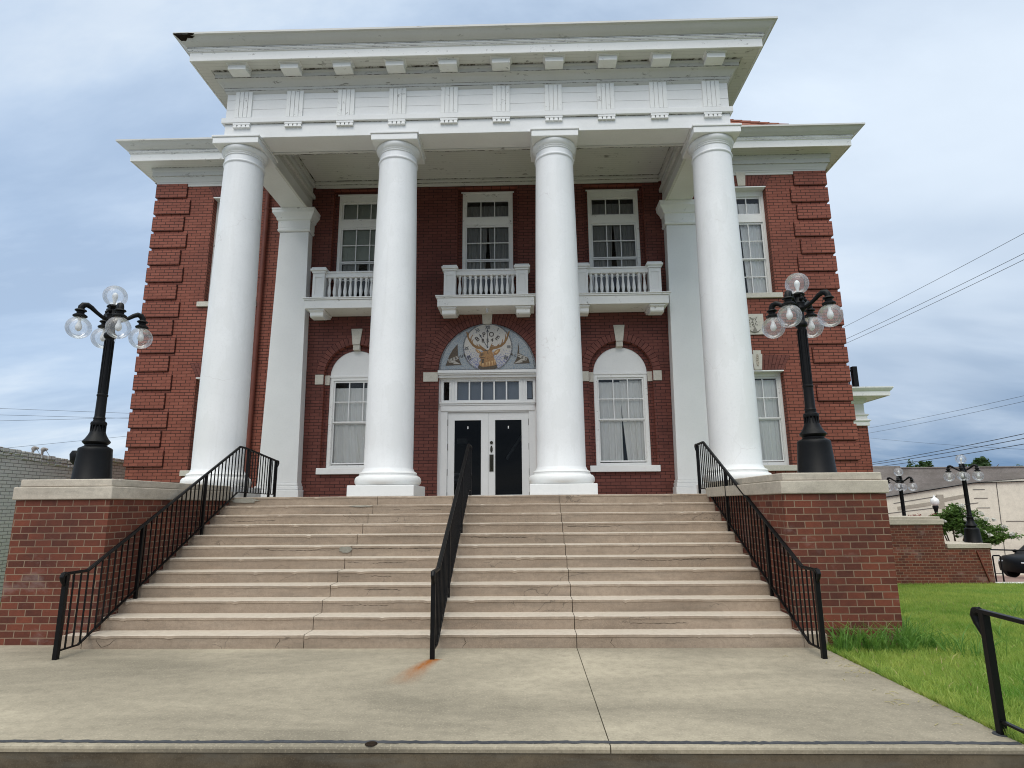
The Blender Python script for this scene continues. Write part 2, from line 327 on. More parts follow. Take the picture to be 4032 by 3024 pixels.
M['bark'] = plain('bark', (0.09, 0.065, 0.045), 0.9, 0, 0.2, 0.35, 12)
M['lawn'] = stone_mat('lawn_soil', (0.09, 0.16, 0.02), (0.17, 0.23, 0.04), sc=3)
M['grass'] = leaf_mat('grass_blades', (0.155, 0.315, 0.045), (0.43, 0.50, 0.115), 0.75, 0.5)
M['weed'] = leaf_mat('weed_blades', (0.07, 0.19, 0.03), (0.21, 0.36, 0.07), 9, 0.45)
M['dry'] = plain('dry_grass', (0.36, 0.31, 0.14), 0.9)
M['leaf'] = leaf_mat('leaves', (0.045, 0.10, 0.016), (0.13, 0.22, 0.045), 2.5)
M['leafred'] = leaf_mat('red_leaves', (0.20, 0.035, 0.03), (0.33, 0.09, 0.06), 3)
M['tree_leaf'] = leaf_mat('tree_leaves', (0.018, 0.045, 0.012), (0.055, 0.10, 0.025), 1.2)
M['petal'] = leaf_mat('white_petals', (0.72, 0.71, 0.66), (0.82, 0.81, 0.76), 4, 0.25)
g = G('grime_in_joints'); P_ = g.pos()
k_ = g.ramp(g.math('ADD', g.math('MULTIPLY', g.noise(g.map(P_, (1, 1, 1)), 11, 7, 0.7), 0.7), g.math('MULTIPLY', g.noise(P_, 1.6, 3, 0.5), 0.3)), [(0.45, 0.0), (0.56, 1.0)])
M['grime'] = g.fin(g.mix(k_, (0.50, 0.49, 0.45), (0.07, 0.058, 0.042)), 0.9, 0.1)
M['asphalt'] = stone_mat('asphalt', (0.045, 0.045, 0.046), (0.07, 0.07, 0.07), sc=1.5)
M['wire'] = plain('cable_black', (0.02, 0.021, 0.024), 0.6)
M['carpaint'] = plain('car_black_paint', (0.003, 0.003, 0.004), 0.3, 0.0, 0.12, 0.1, 2)
M['tyre'] = plain('tyre_rubber', (0.015, 0.015, 0.015), 0.8)
M['chrome'] = plain('light_lens', (0.65, 0.67, 0.70), 0.15, 0.3, 0.6, 0.05)
M['whiteline'] = plain('kerb_paint', (0.62, 0.60, 0.55), 0.8)
# mosaic
M['mos_blue'] = mosaic_mat('mosaic_blue_grey', (0.36, 0.40, 0.42), (0.20, 0.27, 0.34), 60, bias=0.42)
M['mos_edge'] = mosaic_mat('mosaic_dark_border', (0.05, 0.055, 0.065), (0.16, 0.19, 0.23), 60, bias=0.35)
M['mos_dial'] = mosaic_mat('mosaic_dial', (0.55, 0.52, 0.47), (0.07, 0.10, 0.32), 70, (0.50, 0.48, 0.44), grad=(4.93, 5.46))
M['mos_tan'] = mosaic_mat('mosaic_tan', (0.46, 0.25, 0.095), (0.33, 0.155, 0.05), 80, (0.25, 0.14, 0.06), bias=0.4)
M['mos_dark'] = mosaic_mat('mosaic_brown', (0.085, 0.06, 0.04), (0.13, 0.09, 0.05), 80, (0.05, 0.04, 0.03))
M['mos_antler'] = mosaic_mat('mosaic_antler', (0.33, 0.175, 0.05), (0.22, 0.11, 0.035), 80, (0.15, 0.08, 0.03), bias=0.35)
M['mos_cream'] = mosaic_mat('mosaic_cream', (0.50, 0.47, 0.41), (0.42, 0.39, 0.34), 80, (0.36, 0.33, 0.29))
M['ink'] = plain('mosaic_black', (0.025, 0.03, 0.04), 0.5)
M['inkb'] = plain('mosaic_brown_black', (0.05, 0.035, 0.022), 0.5)

# ------------------------------------------------------------------ mesh helpers
LOC = {}
def rect(x0, x1, z0, z1): return [(x0, z0), (x1, z0), (x1, z1), (x0, z1)]
def archpoly(cx, r, zs, zb, n=28, rz=None):
    rz = rz or r
    return [(cx-r, zb), (cx+r, zb)]+[(cx+r*math.cos(PI*i/n), zs+rz*math.sin(PI*i/n)) for i in range(n+1)]
class MB:
    def __init__(s): s.v = []; s.f = []
    def add(s, vs, fs):
        b = len(s.v); s.v += [tuple(p) for p in vs]; s.f += [tuple(i+b for i in f) for f in fs]; return s
    def box(s, x0, x1, y0, y1, z0, z1):
        return s.add([(x0, y0, z0), (x1, y0, z0), (x1, y1, z0), (x0, y1, z0), (x0, y0, z1), (x1, y0, z1), (x1, y1, z1), (x0, y1, z1)],
                     [(0, 3, 2, 1), (4, 5, 6, 7), (0, 1, 5, 4), (1, 2, 6, 5), (2, 3, 7, 6), (3, 0, 4, 7)])
    def obox(s, c, ax, ay, az, hx, hy, hz):
        """oriented box"""
        c = Vector(c); ax = Vector(ax); ay = Vector(ay); az = Vector(az); vs = []
        for sz in (-1, 1):
            for sx, sy in ((-1, -1), (1, -1), (1, 1), (-1, 1)): vs.append(c+ax*hx*sx+ay*hy*sy+az*hz*sz)
        return s.add(vs, [(0, 3, 2, 1), (4, 5, 6, 7), (0, 1, 5, 4), (1, 2, 6, 5), (2, 3, 7, 6), (3, 0, 4, 7)])
    def bar(s, a, b, wx, wz, side=None):
        """rectangular bar from a to b, wx across (side direction), wz the other way"""
        a = Vector(a); b = Vector(b); d = (b-a); L = d.length; d.normalize()
        sd = Vector(side) if side else (Vector((1, 0, 0)) if abs(d.x) < 0.9 else Vector((0, 1, 0)))
        sd = (sd-d*sd.dot(d)).normalized(); up = d.cross(sd)
        return s.obox((a+b)/2, sd, up, d, wx/2, wz/2, L/2)
    def plate(s, outer, holes, y0, y1, back=True):
        loops = [outer]+list(holes); pts = [p for l in loops for p in l]
        tris = tessellate_polygon([[Vector((x, z, 0)) for x, z in l] for l in loops])
        n = len(pts); vs = [(x, y0, z) for x, z in pts]+[(x, y1, z) for x, z in pts]; fs = []
        for t in tris:
            a, b, c = (Vector((*pts[i], 0)) for i in t)
            up = (b-a).cross(c-a).z > 0
            t = tuple(t) if up else tuple(reversed(t))
            fs.append(t)
            if back: fs.append(tuple(i+n for i in reversed(t)))
        k = 0
        for li, l in enumerate(loops):
            m = len(l); area = sum(l[i][0]*l[(i+1) % m][1]-l[(i+1) % m][0]*l[i][1] for i in range(m))
            ccw = area > 0
            for i in range(m):
                a, b = k+i, k+(i+1) % m
                q = (a, a+n, b+n, b) if (ccw == (li == 0)) else (b, b+n, a+n, a)
                fs.append(tuple(reversed(q)) if True else q)
            k += m
        return s.add(vs, fs)
    def lathe(s, prof, c=(0, 0, 0), n=32, caps=True):
        vs = []; fs = []; m = len(prof)
        for r, z in prof:
            for i in range(n):
                a = 2*PI*i/n; vs.append((c[0]+r*math.cos(a), c[1]+r*math.sin(a), c[2]+z))
        for j in range(m-1):
            for i in range(n):
                k = (i+1) % n; fs.append((j*n+i, j*n+k, (j+1)*n+k, (j+1)*n+i))
        if caps: fs.append(tuple(reversed(range(n)))); fs.append(tuple(range((m-1)*n, m*n)))
        return s.add(vs, fs)
    def sphere(s, c, r, n=24, m=14, sz=1.0):
        prof = [(r*math.sin(PI*j/m)+1e-4, -r*sz*math.cos(PI*j/m)) for j in range(m+1)]
        return s.lathe(prof, c, n)
    def tube(s, path, r, n=10):
        P = [Vector(p) for p in path]; m = len(P); rs = r if isinstance(r, (list, tuple)) else [r]*m
        vs = []; fs = []; prev = None
        for i, p in enumerate(P):
            t = (P[min(i+1, m-1)]-P[max(i-1, 0)]).normalized()
            if prev is None: nrm = t.cross(Vector((0, 0, 1)) if abs(t.z) < 0.9 else Vector((1, 0, 0))).normalized()
            else: nrm = (prev-t*prev.dot(t)).normalized()
            prev = nrm; bi = t.cross(nrm)
            for k in range(n):
                a = 2*PI*k/n; vs.append(p+(nrm*math.cos(a)+bi*math.sin(a))*rs[i])
        for i in range(m-1):
            for k in range(n):
                k2 = (k+1) % n; fs.append((i*n+k, i*n+k2, (i+1)*n+k2, (i+1)*n+k))
        fs.append(tuple(reversed(range(n)))); fs.append(tuple(range((m-1)*n, m*n)))
        return s.add(vs, fs)
    def sweep(s, path, prof, ends=True):
        """moulding: path of (x,y) corners, profile of (outward offset, z); outward = right of travel"""
        m = len(path); k = len(prof); vs = []
        nr = []
        for i in range(m-1):
            dx, dy = path[i+1][0]-path[i][0], path[i+1][1]-path[i][1]; L = math.hypot(dx, dy); nr.append((dy/L, -dx/L))
        for i, (x, y) in enumerate(path):
            if i == 0: ox, oy = nr[0]
            elif i == m-1: ox, oy = nr[-1]
            else:
                a, b = nr[i-1], nr[i]; q = 1+a[0]*b[0]+a[1]*b[1]; ox, oy = (a[0]+b[0])/q, (a[1]+b[1])/q
            for o, z in prof: vs.append((x+ox*o, y+oy*o, z))
        fs = []
        for i in range(m-1):
            for j in range(k-1): fs.append((i*k+j, (i+1)*k+j, (i+1)*k+j+1, i*k+j+1))
        if ends: fs.append(tuple(range(k-1, -1, -1))); fs.append(tuple((m-1)*k+j for j in range(k)))
        return s.add(vs, fs)
    def poly3(s, pts): return s.add(pts, [tuple(range(len(pts)))])
    def build(s, name, mat, parent=None, smooth=None, bevel=0.0, label=None, segs=2):
        me = bpy.data.meshes.new(name)
        off = LOC.get(parent.name, (0, 0, 0)) if parent else (0, 0, 0)
        me.from_pydata([(x-off[0], y-off[1], z-off[2]) for x, y, z in s.v], [], s.f); me.update()
        me.materials.append(M[mat] if isinstance(mat, str) else mat)
        if smooth is not None:
            me.polygons.foreach_set('use_smooth', [True]*len(me.polygons)); me.set_sharp_from_angle(angle=math.radians(smooth))
        o = bpy.data.objects.new(name, me); COL.objects.link(o)
        if parent: o.parent = parent; LOC[o.name] = off
        if bevel:
            b = o.modifiers.new('bevel', 'BEVEL'); b.width = bevel; b.segments = segs; b.limit_method = 'ANGLE'; b.angle_limit = math.radians(40)
        if label: o['label'] = label
        return o
def thing(name, label, cat, loc=(0, 0, 0), group=None, kind=None):
    o = bpy.data.objects.new(name, None); COL.objects.link(o); o.location = loc; o.empty_display_size = 0.2; LOC[o.name] = loc
    tag(o, label, cat, group, kind); return o
def tag(o, label=None, cat=None, group=None, kind=None):
    if label: o['label'] = label
    if cat: o['category'] = cat
    if group: o['group'] = group
    if kind: o['kind'] = kind
    return o

# ------------------------------------------------------------------ measured planes (metres; landing = 0, eye 1.633)
H, T = 0.15, 0.2985
PORCH = 12*H
YC, YF, YW, YP = 4.004, 3.644, 7.065, 6.773
YG = YW+0.12
CX = -0.965
X0, X1 = -9.79, 7.83
COLX = [-5.925, -2.64, 0.64, 3.915]
WX = [-4.255, -0.965, 2.325]
PX0, PX1 = -6.232, 4.235

# ------------------------------------------------------------------ ground, street, landing (the setting)
def gz(x, y):
    if y > 12.4: return -0.862-0.1*(y-12.4) if y < 40 else -3.62
    return -0.02-0.0685*max(0.0, y)
def struct(o): o['kind'] = 'structure'; return o
g_ = MB(); ys = [-60, -8, 0, 12.4, 40, 900]; zs = [-0.30, -0.30, -0.5, -1.02, -3.75, -3.75]
for i in range(5): g_.add([(-900, ys[i], zs[i]), (900, ys[i], zs[i]), (900, ys[i+1], zs[i+1]), (-900, ys[i+1], zs[i+1])], [(0, 1, 2, 3)])
struct(g_.build('ground', 'soil'))
m = MB(); ys = [12.75, 40, 300]; zs = [-0.93, -3.62, -3.62]
for i in range(2): m.add([(8.2, ys[i], zs[i]), (90, ys[i], zs[i]), (90, ys[i+1], zs[i+1]), (8.2, ys[i+1], zs[i+1])], [(0, 1, 2, 3)])
struct(m.build('street', 'street'))
m = MB(); m.box(14.6, 60, 12.55, 12.75, -1.1, -0.86); struct(m.build('kerb', 'whiteline', bevel=0.02))
m = MB(); m.box(-30, 40, -5.4, -2.90, -0.3, -0.165); struct(m.build('sidewalk', 'landing'))
m = MB(); m.box(-60, 60, -40, -5.405, -0.31, -0.29); struct(m.build('road', 'asphalt'))
JX1, JX2 = -2.653, 0.548
m = MB()
prof_l = [(-2.87, -0.30), (-2.87, -0.05), (-2.885, -0.045), (-2.89, -0.02), (-2.885, -0.006), (-2.87, 0.0), (0.35, 0.0), (0.35, -0.3)]
for a, b in ((-14.0, JX2-0.004), (JX2+0.004, 3.37)):
    k = len(prof_l); m.add([(a, y, z) for y, z in prof_l]+[(b, y, z) for y, z in prof_l],
        [(i, i+k, (i+1) % k+k, (i+1) % k) for i in range(k)]+[tuple(range(k)), tuple(range(2*k-1, k-1, -1))])
land = struct(m.build('landing', 'landing'))
m = MB(); vs = []; nseg = 520
for q in range(nseg+1):
    x = -14.0+17.36*q/nseg; a_ = 0.004*math.sin(x*3.1)+random.uniform(-0.005, 0.005)
    vs += [(x, -2.842+a_, 0.001), (x, -2.842+a_, 0.0035), (x, -2.797+a_+random.uniform(-0.007, 0.005), 0.0035), (x, -2.795+a_, 0.001)]
m.add(vs, [(q*4+c, q*4+4+c, q*4+5+c, q*4+1+c) for q in range(nseg) for c in range(3)])
j = m.build('joint_strip', 'tar', land)
m = MB(); m.lathe([(0.045, 0.001), (0.04, 0.005)], (-1.117, -2.852, 0), 14); m.build('pin_hole', 'rot', land)
m = MB(); m.box(-13.9, 3.36, -2.868, -2.84, -0.3, -0.052)
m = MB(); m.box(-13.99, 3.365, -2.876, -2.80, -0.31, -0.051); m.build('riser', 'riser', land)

# lawn: right of the landing, and the strip beside the grey building
def sheet(x0, x1, y0, y1, nx, ny, zf):
    xs = np.linspace(x0, x1, nx+1); ys = np.linspace(y0, y1, ny+1); mb = MB()
    vs = [(x, y, zf(x, y)) for y in ys for x in xs]
    fs = [(j*(nx+1)+i, j*(nx+1)+i+1, (j+1)*(nx+1)+i+1, (j+1)*(nx+1)+i) for j in range(ny) for i in range(nx)]
    return mb.add(vs, fs)
def lawnz(x, y): return gz(x, y)-0.012+0.012*math.sin(x*1.7+y*0.9)*math.sin(y*1.3)+(0.05 if (x > 3.6 and 0 < y < 2) else 0.0)*0
struct(sheet(3.378, 16.0, -6.0, 12.4, 40, 50, lawnz).build('lawn', 'lawn'))
def lawnl(x, y): return -0.03-0.5*min(1.0, max(0.0, (-6.5-x)/6.0))
struct(sheet(-12.5, -6.4, 0.36, 20, 10, 10, lawnl).build('lawn', 'lawn'))

def blades(name, pts, hmin, hmax, wid, mat, lean=0.5, seed=1):
    """many grass blades in one mesh, each a tapering two-piece bent leaf"""
    rs = np.random.RandomState(seed); n = len(pts); P = np.array(pts)
    h = rs.uniform(hmin, hmax, n); a = rs.uniform(0, 2*PI, n); l = rs.uniform(0.15, 1.0, n)*lean*h; b = rs.uniform(0, 2*PI, n)
    w = wid*rs.uniform(0.7, 1.3, n); dx, dy = np.cos(a), np.sin(a); sx, sy = np.cos(b)*w, np.sin(b)*w
    V = np.zeros((n, 5, 3))
    V[:, 0] = P+np.stack([-sx, -sy, np.zeros(n)], 1); V[:, 1] = P+np.stack([sx, sy, np.zeros(n)], 1)
    mid = P+np.stack([dx*l*0.35, dy*l*0.35, h*0.6], 1)
    V[:, 2] = mid+np.stack([sx*0.8, sy*0.8, np.zeros(n)], 1); V[:, 3] = mid-np.stack([sx*0.8, sy*0.8, np.zeros(n)], 1)
    V[:, 4] = P+np.stack([dx*l, dy*l, h], 1)
    idx = np.arange(n)*5
    fs = np.concatenate([np.stack([idx, idx+1, idx+2, idx+3], 1).ravel(), np.stack([idx+3, idx+2, idx+4], 1).ravel()])
    me = bpy.data.meshes.new(name); me.vertices.add(n*5); me.vertices.foreach_set('co', V.ravel())
    me.loops.add(len(fs)); me.loops.foreach_set('vertex_index', fs.astype(np.int32))
    ls = np.concatenate([np.arange(n)*4, n*4+np.arange(n)*3]).astype(np.int32)
    me.polygons.add(2*n); me.polygons.foreach_set('loop_start', ls)
    me.update(calc_edges=True); me.validate(); me.materials.append(M[mat])
    o = bpy.data.objects.new(name, me); COL.objects.link(o); return o
rs = np.random.RandomState(3); pts = []
def lawn_pts(n, x0, x1, y0, y1):
    xs = rs.uniform(x0, x1, n); yy = rs.uniform(y0, y1, n)
    for x, y in zip(xs, yy):
        if 3.15 < x < 4.42 and y > 0.2: continue
        pts.append((x, y, lawnz(x, y)-0.004))
lawn_pts(36000, 3.375, 6.6, -3.0, 1.2); lawn_pts(34000, 3.9, 9.0, 1.2, 4.5); lawn_pts(30000, 4.4, 12.0, 4.5, 8.5); lawn_pts(26000, 5.0, 15.5, 8.5, 12.4); lawn_pts(14000, 9.0, 15.5, -4.0, 8.5); lawn_pts(6000, 6.6, 9.0, -3.0, 1.2); lawn_pts(3000, 3.4, 9.0, -5.8, -3.0)
for i in range(1500):
    y = rs.uniform(-2.85, 0.15); pts.append((3.37+rs.uniform(-0.004, 0.03), y, -0.012))
for c in range(260):   # coarser clumps
    cx0, cy0 = rs.uniform(3.5, 9.5), rs.uniform(-2.8, 9)
    if 3.0 < cx0 < 4.6 and cy0 > 0.1: continue
    for k in range(14): pts.append((cx0+rs.normal(0, 0.05), cy0+rs.normal(0, 0.05), lawnz(cx0, cy0)))
o = blades('grass', pts, 0.03, 0.085, 0.0042, 'grass', 1.0, 5); tag(o, kind='stuff', label='short bright green lawn grass right of the landing', cat='grass')
pts = []
for c_ in range(26):
    t_ = rs.uniform(0, 1)**1.3; cx0, cy0 = 3.45+t_*1.0, rs.uniform(-0.10, 0.17)-0.04*t_
    for q in range(int(rs.uniform(8, 26))): pts.append((cx0+rs.normal(0, 0.035), min(0.19, cy0+rs.normal(0, 0.03)), -0.02))
for cx0, cy0, nn in ((5.25, 3.0, 40), (5.0, 2.9, 30), (5.5, 3.1, 26), (4.75, -0.1, 40), (4.95, -0.35, 34), (4.6, 0.1, 40), (4.3, -1.9, 30), (4.05, -2.2, 26), (6.1, -0.9, 26), (7.3, 1.2, 24), (5.9, 0.8, 22), (6.6, 4.6, 26), (8.2, 3.4, 24)):
    for q in range(nn): pts.append((cx0+rs.normal(0, 0.09), cy0+rs.normal(0, 0.07), lawnz(cx0, cy0)-0.01))
for i in range(260): pts.append((4.46+abs(rs.normal(0, 0.12)), rs.uniform(0.0, 0.9), -0.04))
o = blades('weeds', pts, 0.05, 0.34, 0.0075, 'weed', 1.5, 8); tag(o, kind='stuff', label='tall dark weeds along the foot of the right brick pier', cat='weeds')
pts = []
for i in range(1500): 
    x = rs.uniform(-12.4, -6.7); y = rs.uniform(0.6, 8); pts.append((x, y, lawnl(x, y)))
o = blades('grass', pts, 0.06, 0.2, 0.006, 'weed', 0.8, 9); tag(o, kind='stuff', label='dark grass strip between the left pier and the grey wall', cat='grass')
pts = []
for i in range(5200):
    x, y = rs.uniform(3.4, 9.5), rs.uniform(-2.8, 8)
    if (3.1 < x < 4.5 and y > 0.15) or math.sin(x*1.9+0.4)*math.sin(y*1.3+x*0.5) < rs.uniform(-0.4, 1.0): continue
    pts.append((x, y, lawnz(x, y)))
o = blades('dry_grass', pts, 0.03, 0.075, 0.0045, 'dry', 1.4, 12); tag(o, kind='stuff', label='pale dry blades scattered through the green lawn', cat='grass')
mb = MB()
for i in range(34):
    x = 3.32-abs(rs.normal(0, 0.22)); y = rs.uniform(-2.6, -0.4); a = rs.uniform(0, PI); L = rs.uniform(0.03, 0.10)
    mb.tube([(x, y, 0.004), (x+L*0.5*math.cos(a), y+L*0.5*math.sin(a), 0.012), (x+L*math.cos(a+0.3), y+L*math.sin(a+0.3), 0.004)], 0.0022, 5)
o = mb.build('grass_clippings', 'dry'); tag(o, kind='stuff', label='dry grass clippings scattered on the edge of the concrete', cat='clippings')

# ------------------------------------------------------------------ steps
steps = thing('entrance_steps', 'wide flight of twelve tan concrete steps between brick piers', 'steps', (-1.0, 0, 0))
SX0, SX1 = -5.306, 3.158
def worn_block(mb, xa, xb, y0, y1, z0, z1):
    """a step block whose nosing is worn and chipped along its length"""
    n = max(2, int((xb-xa)/0.035)); vs = []; fs = []; K = 9; ph = random.uniform(0, 50)
    chips = [(random.uniform(xa, xb), random.uniform(0.015, 0.05), random.uniform(0.006, 0.018)) for q in range(int((xb-xa)*1.1))]
    for i in range(n+1):
        x = xa+(xb-xa)*i/n
        c = sum(dp*max(0.0, 1-((x-cx0)/wd)**2) for cx0, wd, dp in chips)+0.0018*(math.sin(x*7+ph)+math.sin(x*19+2*ph))+random.uniform(0, 0.0018)
        e = 0.010+max(0.0, c); dz = 0.0016*math.sin(x*4.3+ph*3); zt = z1+dz
        vs += [(x, y1, z0), (x, y0+0.007, z0), (x, y0+0.007+0.0012*math.sin(x*9+ph), z1-e-0.026), (x, y0+0.0015*math.sin(x*9+ph), z1-e-0.019), (x, y0+e*0.3, zt-e*0.45), (x, y0+e*0.85, zt-e*0.1), (x, y0+e*1.7, zt), (x, y0+0.10, zt+0.001), (x, y1, z1)]
    for i in range(n):
        for j in range(K): a, b = i*K+j, i*K+(j+1) % K; fs.append((a, a+K, b+K, b))
    fs.append(tuple(range(K))); fs.append(tuple(range(n*K+K-1, n*K-1, -1)))
    mb.add(vs, [tuple(reversed(f)) for f in fs] if False else fs)
for k in range(1, 13):
    m = MB(); y0 = (k-1)*T; y1 = y0+T+0.012 if k < 12 else 3.42
    e0, e1 = (SX0, SX1)
    cuts = [e0, JX1-0.004, JX1+0.004, JX2-0.004, JX2+0.004, e1]
    for a, b in ((0, 1), (2, 3), (4, 5)):
        worn_block(m, cuts[a], cuts[b], y0+random.uniform(-0.002, 0.002), y1, (k-1)*H-(0.12 if k > 1 else 0.05), k*H)
    if k == 1:
        m.box(-5.56, SX0-0.003, 0.0, 0.195, -0.05, H-0.004); m.box(SX1+0.003, 3.425, 0.0, 0.195, -0.05, H-0.004)
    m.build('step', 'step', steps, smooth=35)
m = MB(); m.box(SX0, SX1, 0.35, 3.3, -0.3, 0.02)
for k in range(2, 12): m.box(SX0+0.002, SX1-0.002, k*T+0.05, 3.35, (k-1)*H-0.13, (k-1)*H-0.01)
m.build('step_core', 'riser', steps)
m = MB(); m.plate([(-1.15+0.05*math.cos(a)*random.uniform(0.7, 1.3)-2.1, 7*H-0.075+0.03*math.sin(a)*random.uniform(0.7, 1.3)) for a in [2*PI*i/11 for i in range(11)]], [], 6*T-0.0035, 6*T-0.001)
# mortar repair patches on the risers
MR = stone_mat('mortar_patch', (0.24, 0.23, 0.19), (0.32, 0.30, 0.25), sc=6)
for (px, k, w_, h_) in ((-2.74, 7, 0.10, 0.05), (-5.02, 12, 0.24, 0.05), (-2.86, 11, 0.22, 0.014)):
    pl = [(px+w_*math.cos(a)*random.uniform(0.75, 1.15), (k-0.5)*H+(0.02 if k != 11 else 0.058)+h_*math.sin(a)*random.uniform(0.75, 1.1)) for a in [2*PI*i/16 for i in range(16)]]
    m2 = MB(); m2.plate(pl, [], (k-1)*T-0.006, (k-1)*T+0.004); m2.build('mortar_repair', MR, steps)

def crack(k, pts, wd):
    """open crack in the riser of step k: polyline of (x, z in the riser)"""
    y = (k-1)*T+0.005; up_s = []; dn = []
    P_ = []
    for (xa, za), (xb, zb) in zip(pts[:-1], pts[1:]):
        n_ = max(2, int(math.hypot(xb-xa, zb-za)/0.03))
        for q in range(n_): t_ = q/n_; P_.append((xa+(xb-xa)*t_+random.uniform(-0.006, 0.006), za+(zb-za)*t_+random.uniform(-0.006, 0.006)))
    P_.append(pts[-1]); vert = abs(pts[-1][1]-pts[0][1]) > abs(pts[-1][0]-pts[0][0])
    for q, (x, z) in enumerate(P_):
        h_ = wd*random.uniform(0.35, 1.0)*(0.4 if q in (0, len(P_)-1) else 1)
        up_s.append((x+h_, z) if vert else (x, z+h_)); dn.append((x-h_, z) if vert else (x, z-h_))
    m = MB(); z0 = (k-1)*H
    for q in range(len(P_)-1): m.add([(dn[q][0], y, z0+dn[q][1]), (dn[q+1][0], y, z0+dn[q+1][1]), (up_s[q+1][0], y, z0+up_s[q+1][1]), (up_s[q][0], y, z0+up_s[q][1])], [(0, 1, 2, 3)])
    m.build('crack', 'rot', steps)
crack(1, [(-2.99, 0.002), (-2.97, 0.05), (-2.93, 0.08), (-2.94, 0.115)], 0.004)
crack(1, [(-0.79, 0.002), (-0.74, 0.06), (-0.76, 0.115)], 0.004); crack(1, [(0.99, 0.002), (0.94, 0.06), (0.96, 0.115)], 0.004)
crack(1, [(-5.06, 0.01), (-5.11, 0.06), (-5.14, 0.11)], 0.005); crack(1, [(-5.06, 0.012), (-4.96, 0.06), (-4.90, 0.11)], 0.004)
for k_, xa, xb, z_ in ((6, -2.62, -1.75, 0.09), (7, -2.65, -1.25, 0.105), (7, -4.0, -2.9, 0.10), (5, -2.6, -1.9, 0.08), (11, -2.3, -1.2, 0.07), (4, -2.2, -1.7, 0.09), (9, 0.6, 1.5, 0.10), (6, 1.4, 2.6, 0.11), (2, 1.2, 1.9, 0.07), (10, -5.0, -4.2, 0.06), (8, -0.9, 0.0, 0.10), (3, -2.4, -1.8, 0.08)):
    crack(k_, [(xa, z_), (xa+(xb-xa)*0.4, z_+random.uniform(-0.02, 0.015)), (xb, z_+random.uniform(-0.01, 0.012))], 0.003)
# ------------------------------------------------------------------ piers beside the steps
def pier(x0, x1, y0, y1, zb, ct, label, group, capinset=0.03, single=False):
    p = thing('brick_pier', label, 'pier', ((x0+x1)/2, y0, zb), group)
    m = MB(); m.box(x0, x1, y0, y1, zb, ct-0.26); m.build('brickwork', 'pier_brick', p)
    c = 0.032
    m = MB()
    if single: m.box(x0-c, x1+c, y0-c, y1+c, ct-0.257, ct)
    else:
        m.box(x0-c, x1+c, y0-c, y1, ct-0.257, ct-0.098); m.box(x0-c+capinset+0.015, x1+c-capinset-0.015, y0-c+capinset+0.015, y1-0.004, ct-0.094, ct)
    m.build('cap', 'cap', p, bevel=0.012); return p
pier(-6.53, -5.309, 0.20, 3.385, -0.3, 2.0, 'tall brick pier left of the steps carrying the left street lamp', 'brick piers flanking the steps')
pier(3.161, 4.412, 0.20, 3.385, -0.3, 2.0, 'tall brick pier right of the steps with weeds at its foot', 'brick piers flanking the steps')

# ------------------------------------------------------------------ building
B = thing('lodge_building', 'two-storey red brick hall with a white four-column portico', 'building', (CX, YW, 0))
def part(mb, name, mat, parent=None, **k): return mb.build(name, mat, parent or B, **k)
# front wall with its openings
hw = 0.78
holes = []
WIN2 = (6.62, 9.86)
for x in WX: holes.append(rect(x-hw, x+hw, *WIN2))
for x in (WX[0], WX[2]): holes.append(archpoly(x, hw, 4.83, 2.53))
DRX, DRZ = 1.215, 1.205
holes.append(archpoly(CX, DRX, 4.905, 1.80, 36, DRZ))
WGX = [-7.645, 5.672]
for x in WGX: holes += [rect(x-0.62, x+0.62, 2.51, 4.82), rect(x-0.62, x+0.62, 6.80, 9.73)]
m = MB(); m.plate(rect(X0, X1, -1.2, 10.14), holes, YW, YW+0.30)
part(m, 'front_wall', 'brick')
# the wall under the porch has its shade painted in: a darker 6 mm brick skin between the pilasters
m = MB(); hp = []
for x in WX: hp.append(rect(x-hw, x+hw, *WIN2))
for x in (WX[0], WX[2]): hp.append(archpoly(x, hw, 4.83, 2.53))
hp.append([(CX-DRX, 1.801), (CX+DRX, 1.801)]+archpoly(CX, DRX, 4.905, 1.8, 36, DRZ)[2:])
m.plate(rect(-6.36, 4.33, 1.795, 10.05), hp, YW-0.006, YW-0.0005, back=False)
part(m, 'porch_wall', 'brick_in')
m = MB()
m.box(X0, X0+0.3, YW+0.3, 21, -1.2, 10.14); m.box(X1-0.3, X1, YW+0.3, 21, -1.2, 10.14); m.box(X0+0.3, X1-0.3, 20.7, 21, -1.2, 10.14)
part(m, 'side_wall', 'brick')
m = MB(); m.box(X0+0.3, X1-0.3, YW+0.3, 20.7, 1.5, 1.79); m.box(X0+0.31, X1-0.31, YW+4.5, YW+4.6, 1.8, 10.0); m.box(X0+0.31, X1-0.31, YW+0.32, YW+4.5, 5.95, 6.1)
part(m, 'interior', 'door_void')
m = MB(); m.add([(X0-0.1, YW-0.05, 10.16), (X1+0.1, YW-0.05, 10.16), (X1+0.1, 21, 10.16), (X0-0.1, 21, 10.16)], [(0, 1, 2, 3)])
m.add([(PX0, YF, 11.03), (PX1, YF, 11.03), (PX1, YW+1, 11.12), (PX0, YW+1, 11.12)], [(0, 1, 2, 3)])
m.add([(X0-0.6, YW-0.6, 10.98), (X1+0.6, YW-0.6, 10.98), (X1+0.6, 21.6, 11.08), (X0-0.6, 21.6, 11.08)], [(0, 1, 2, 3)])
part(m, 'roof', 'greyband')
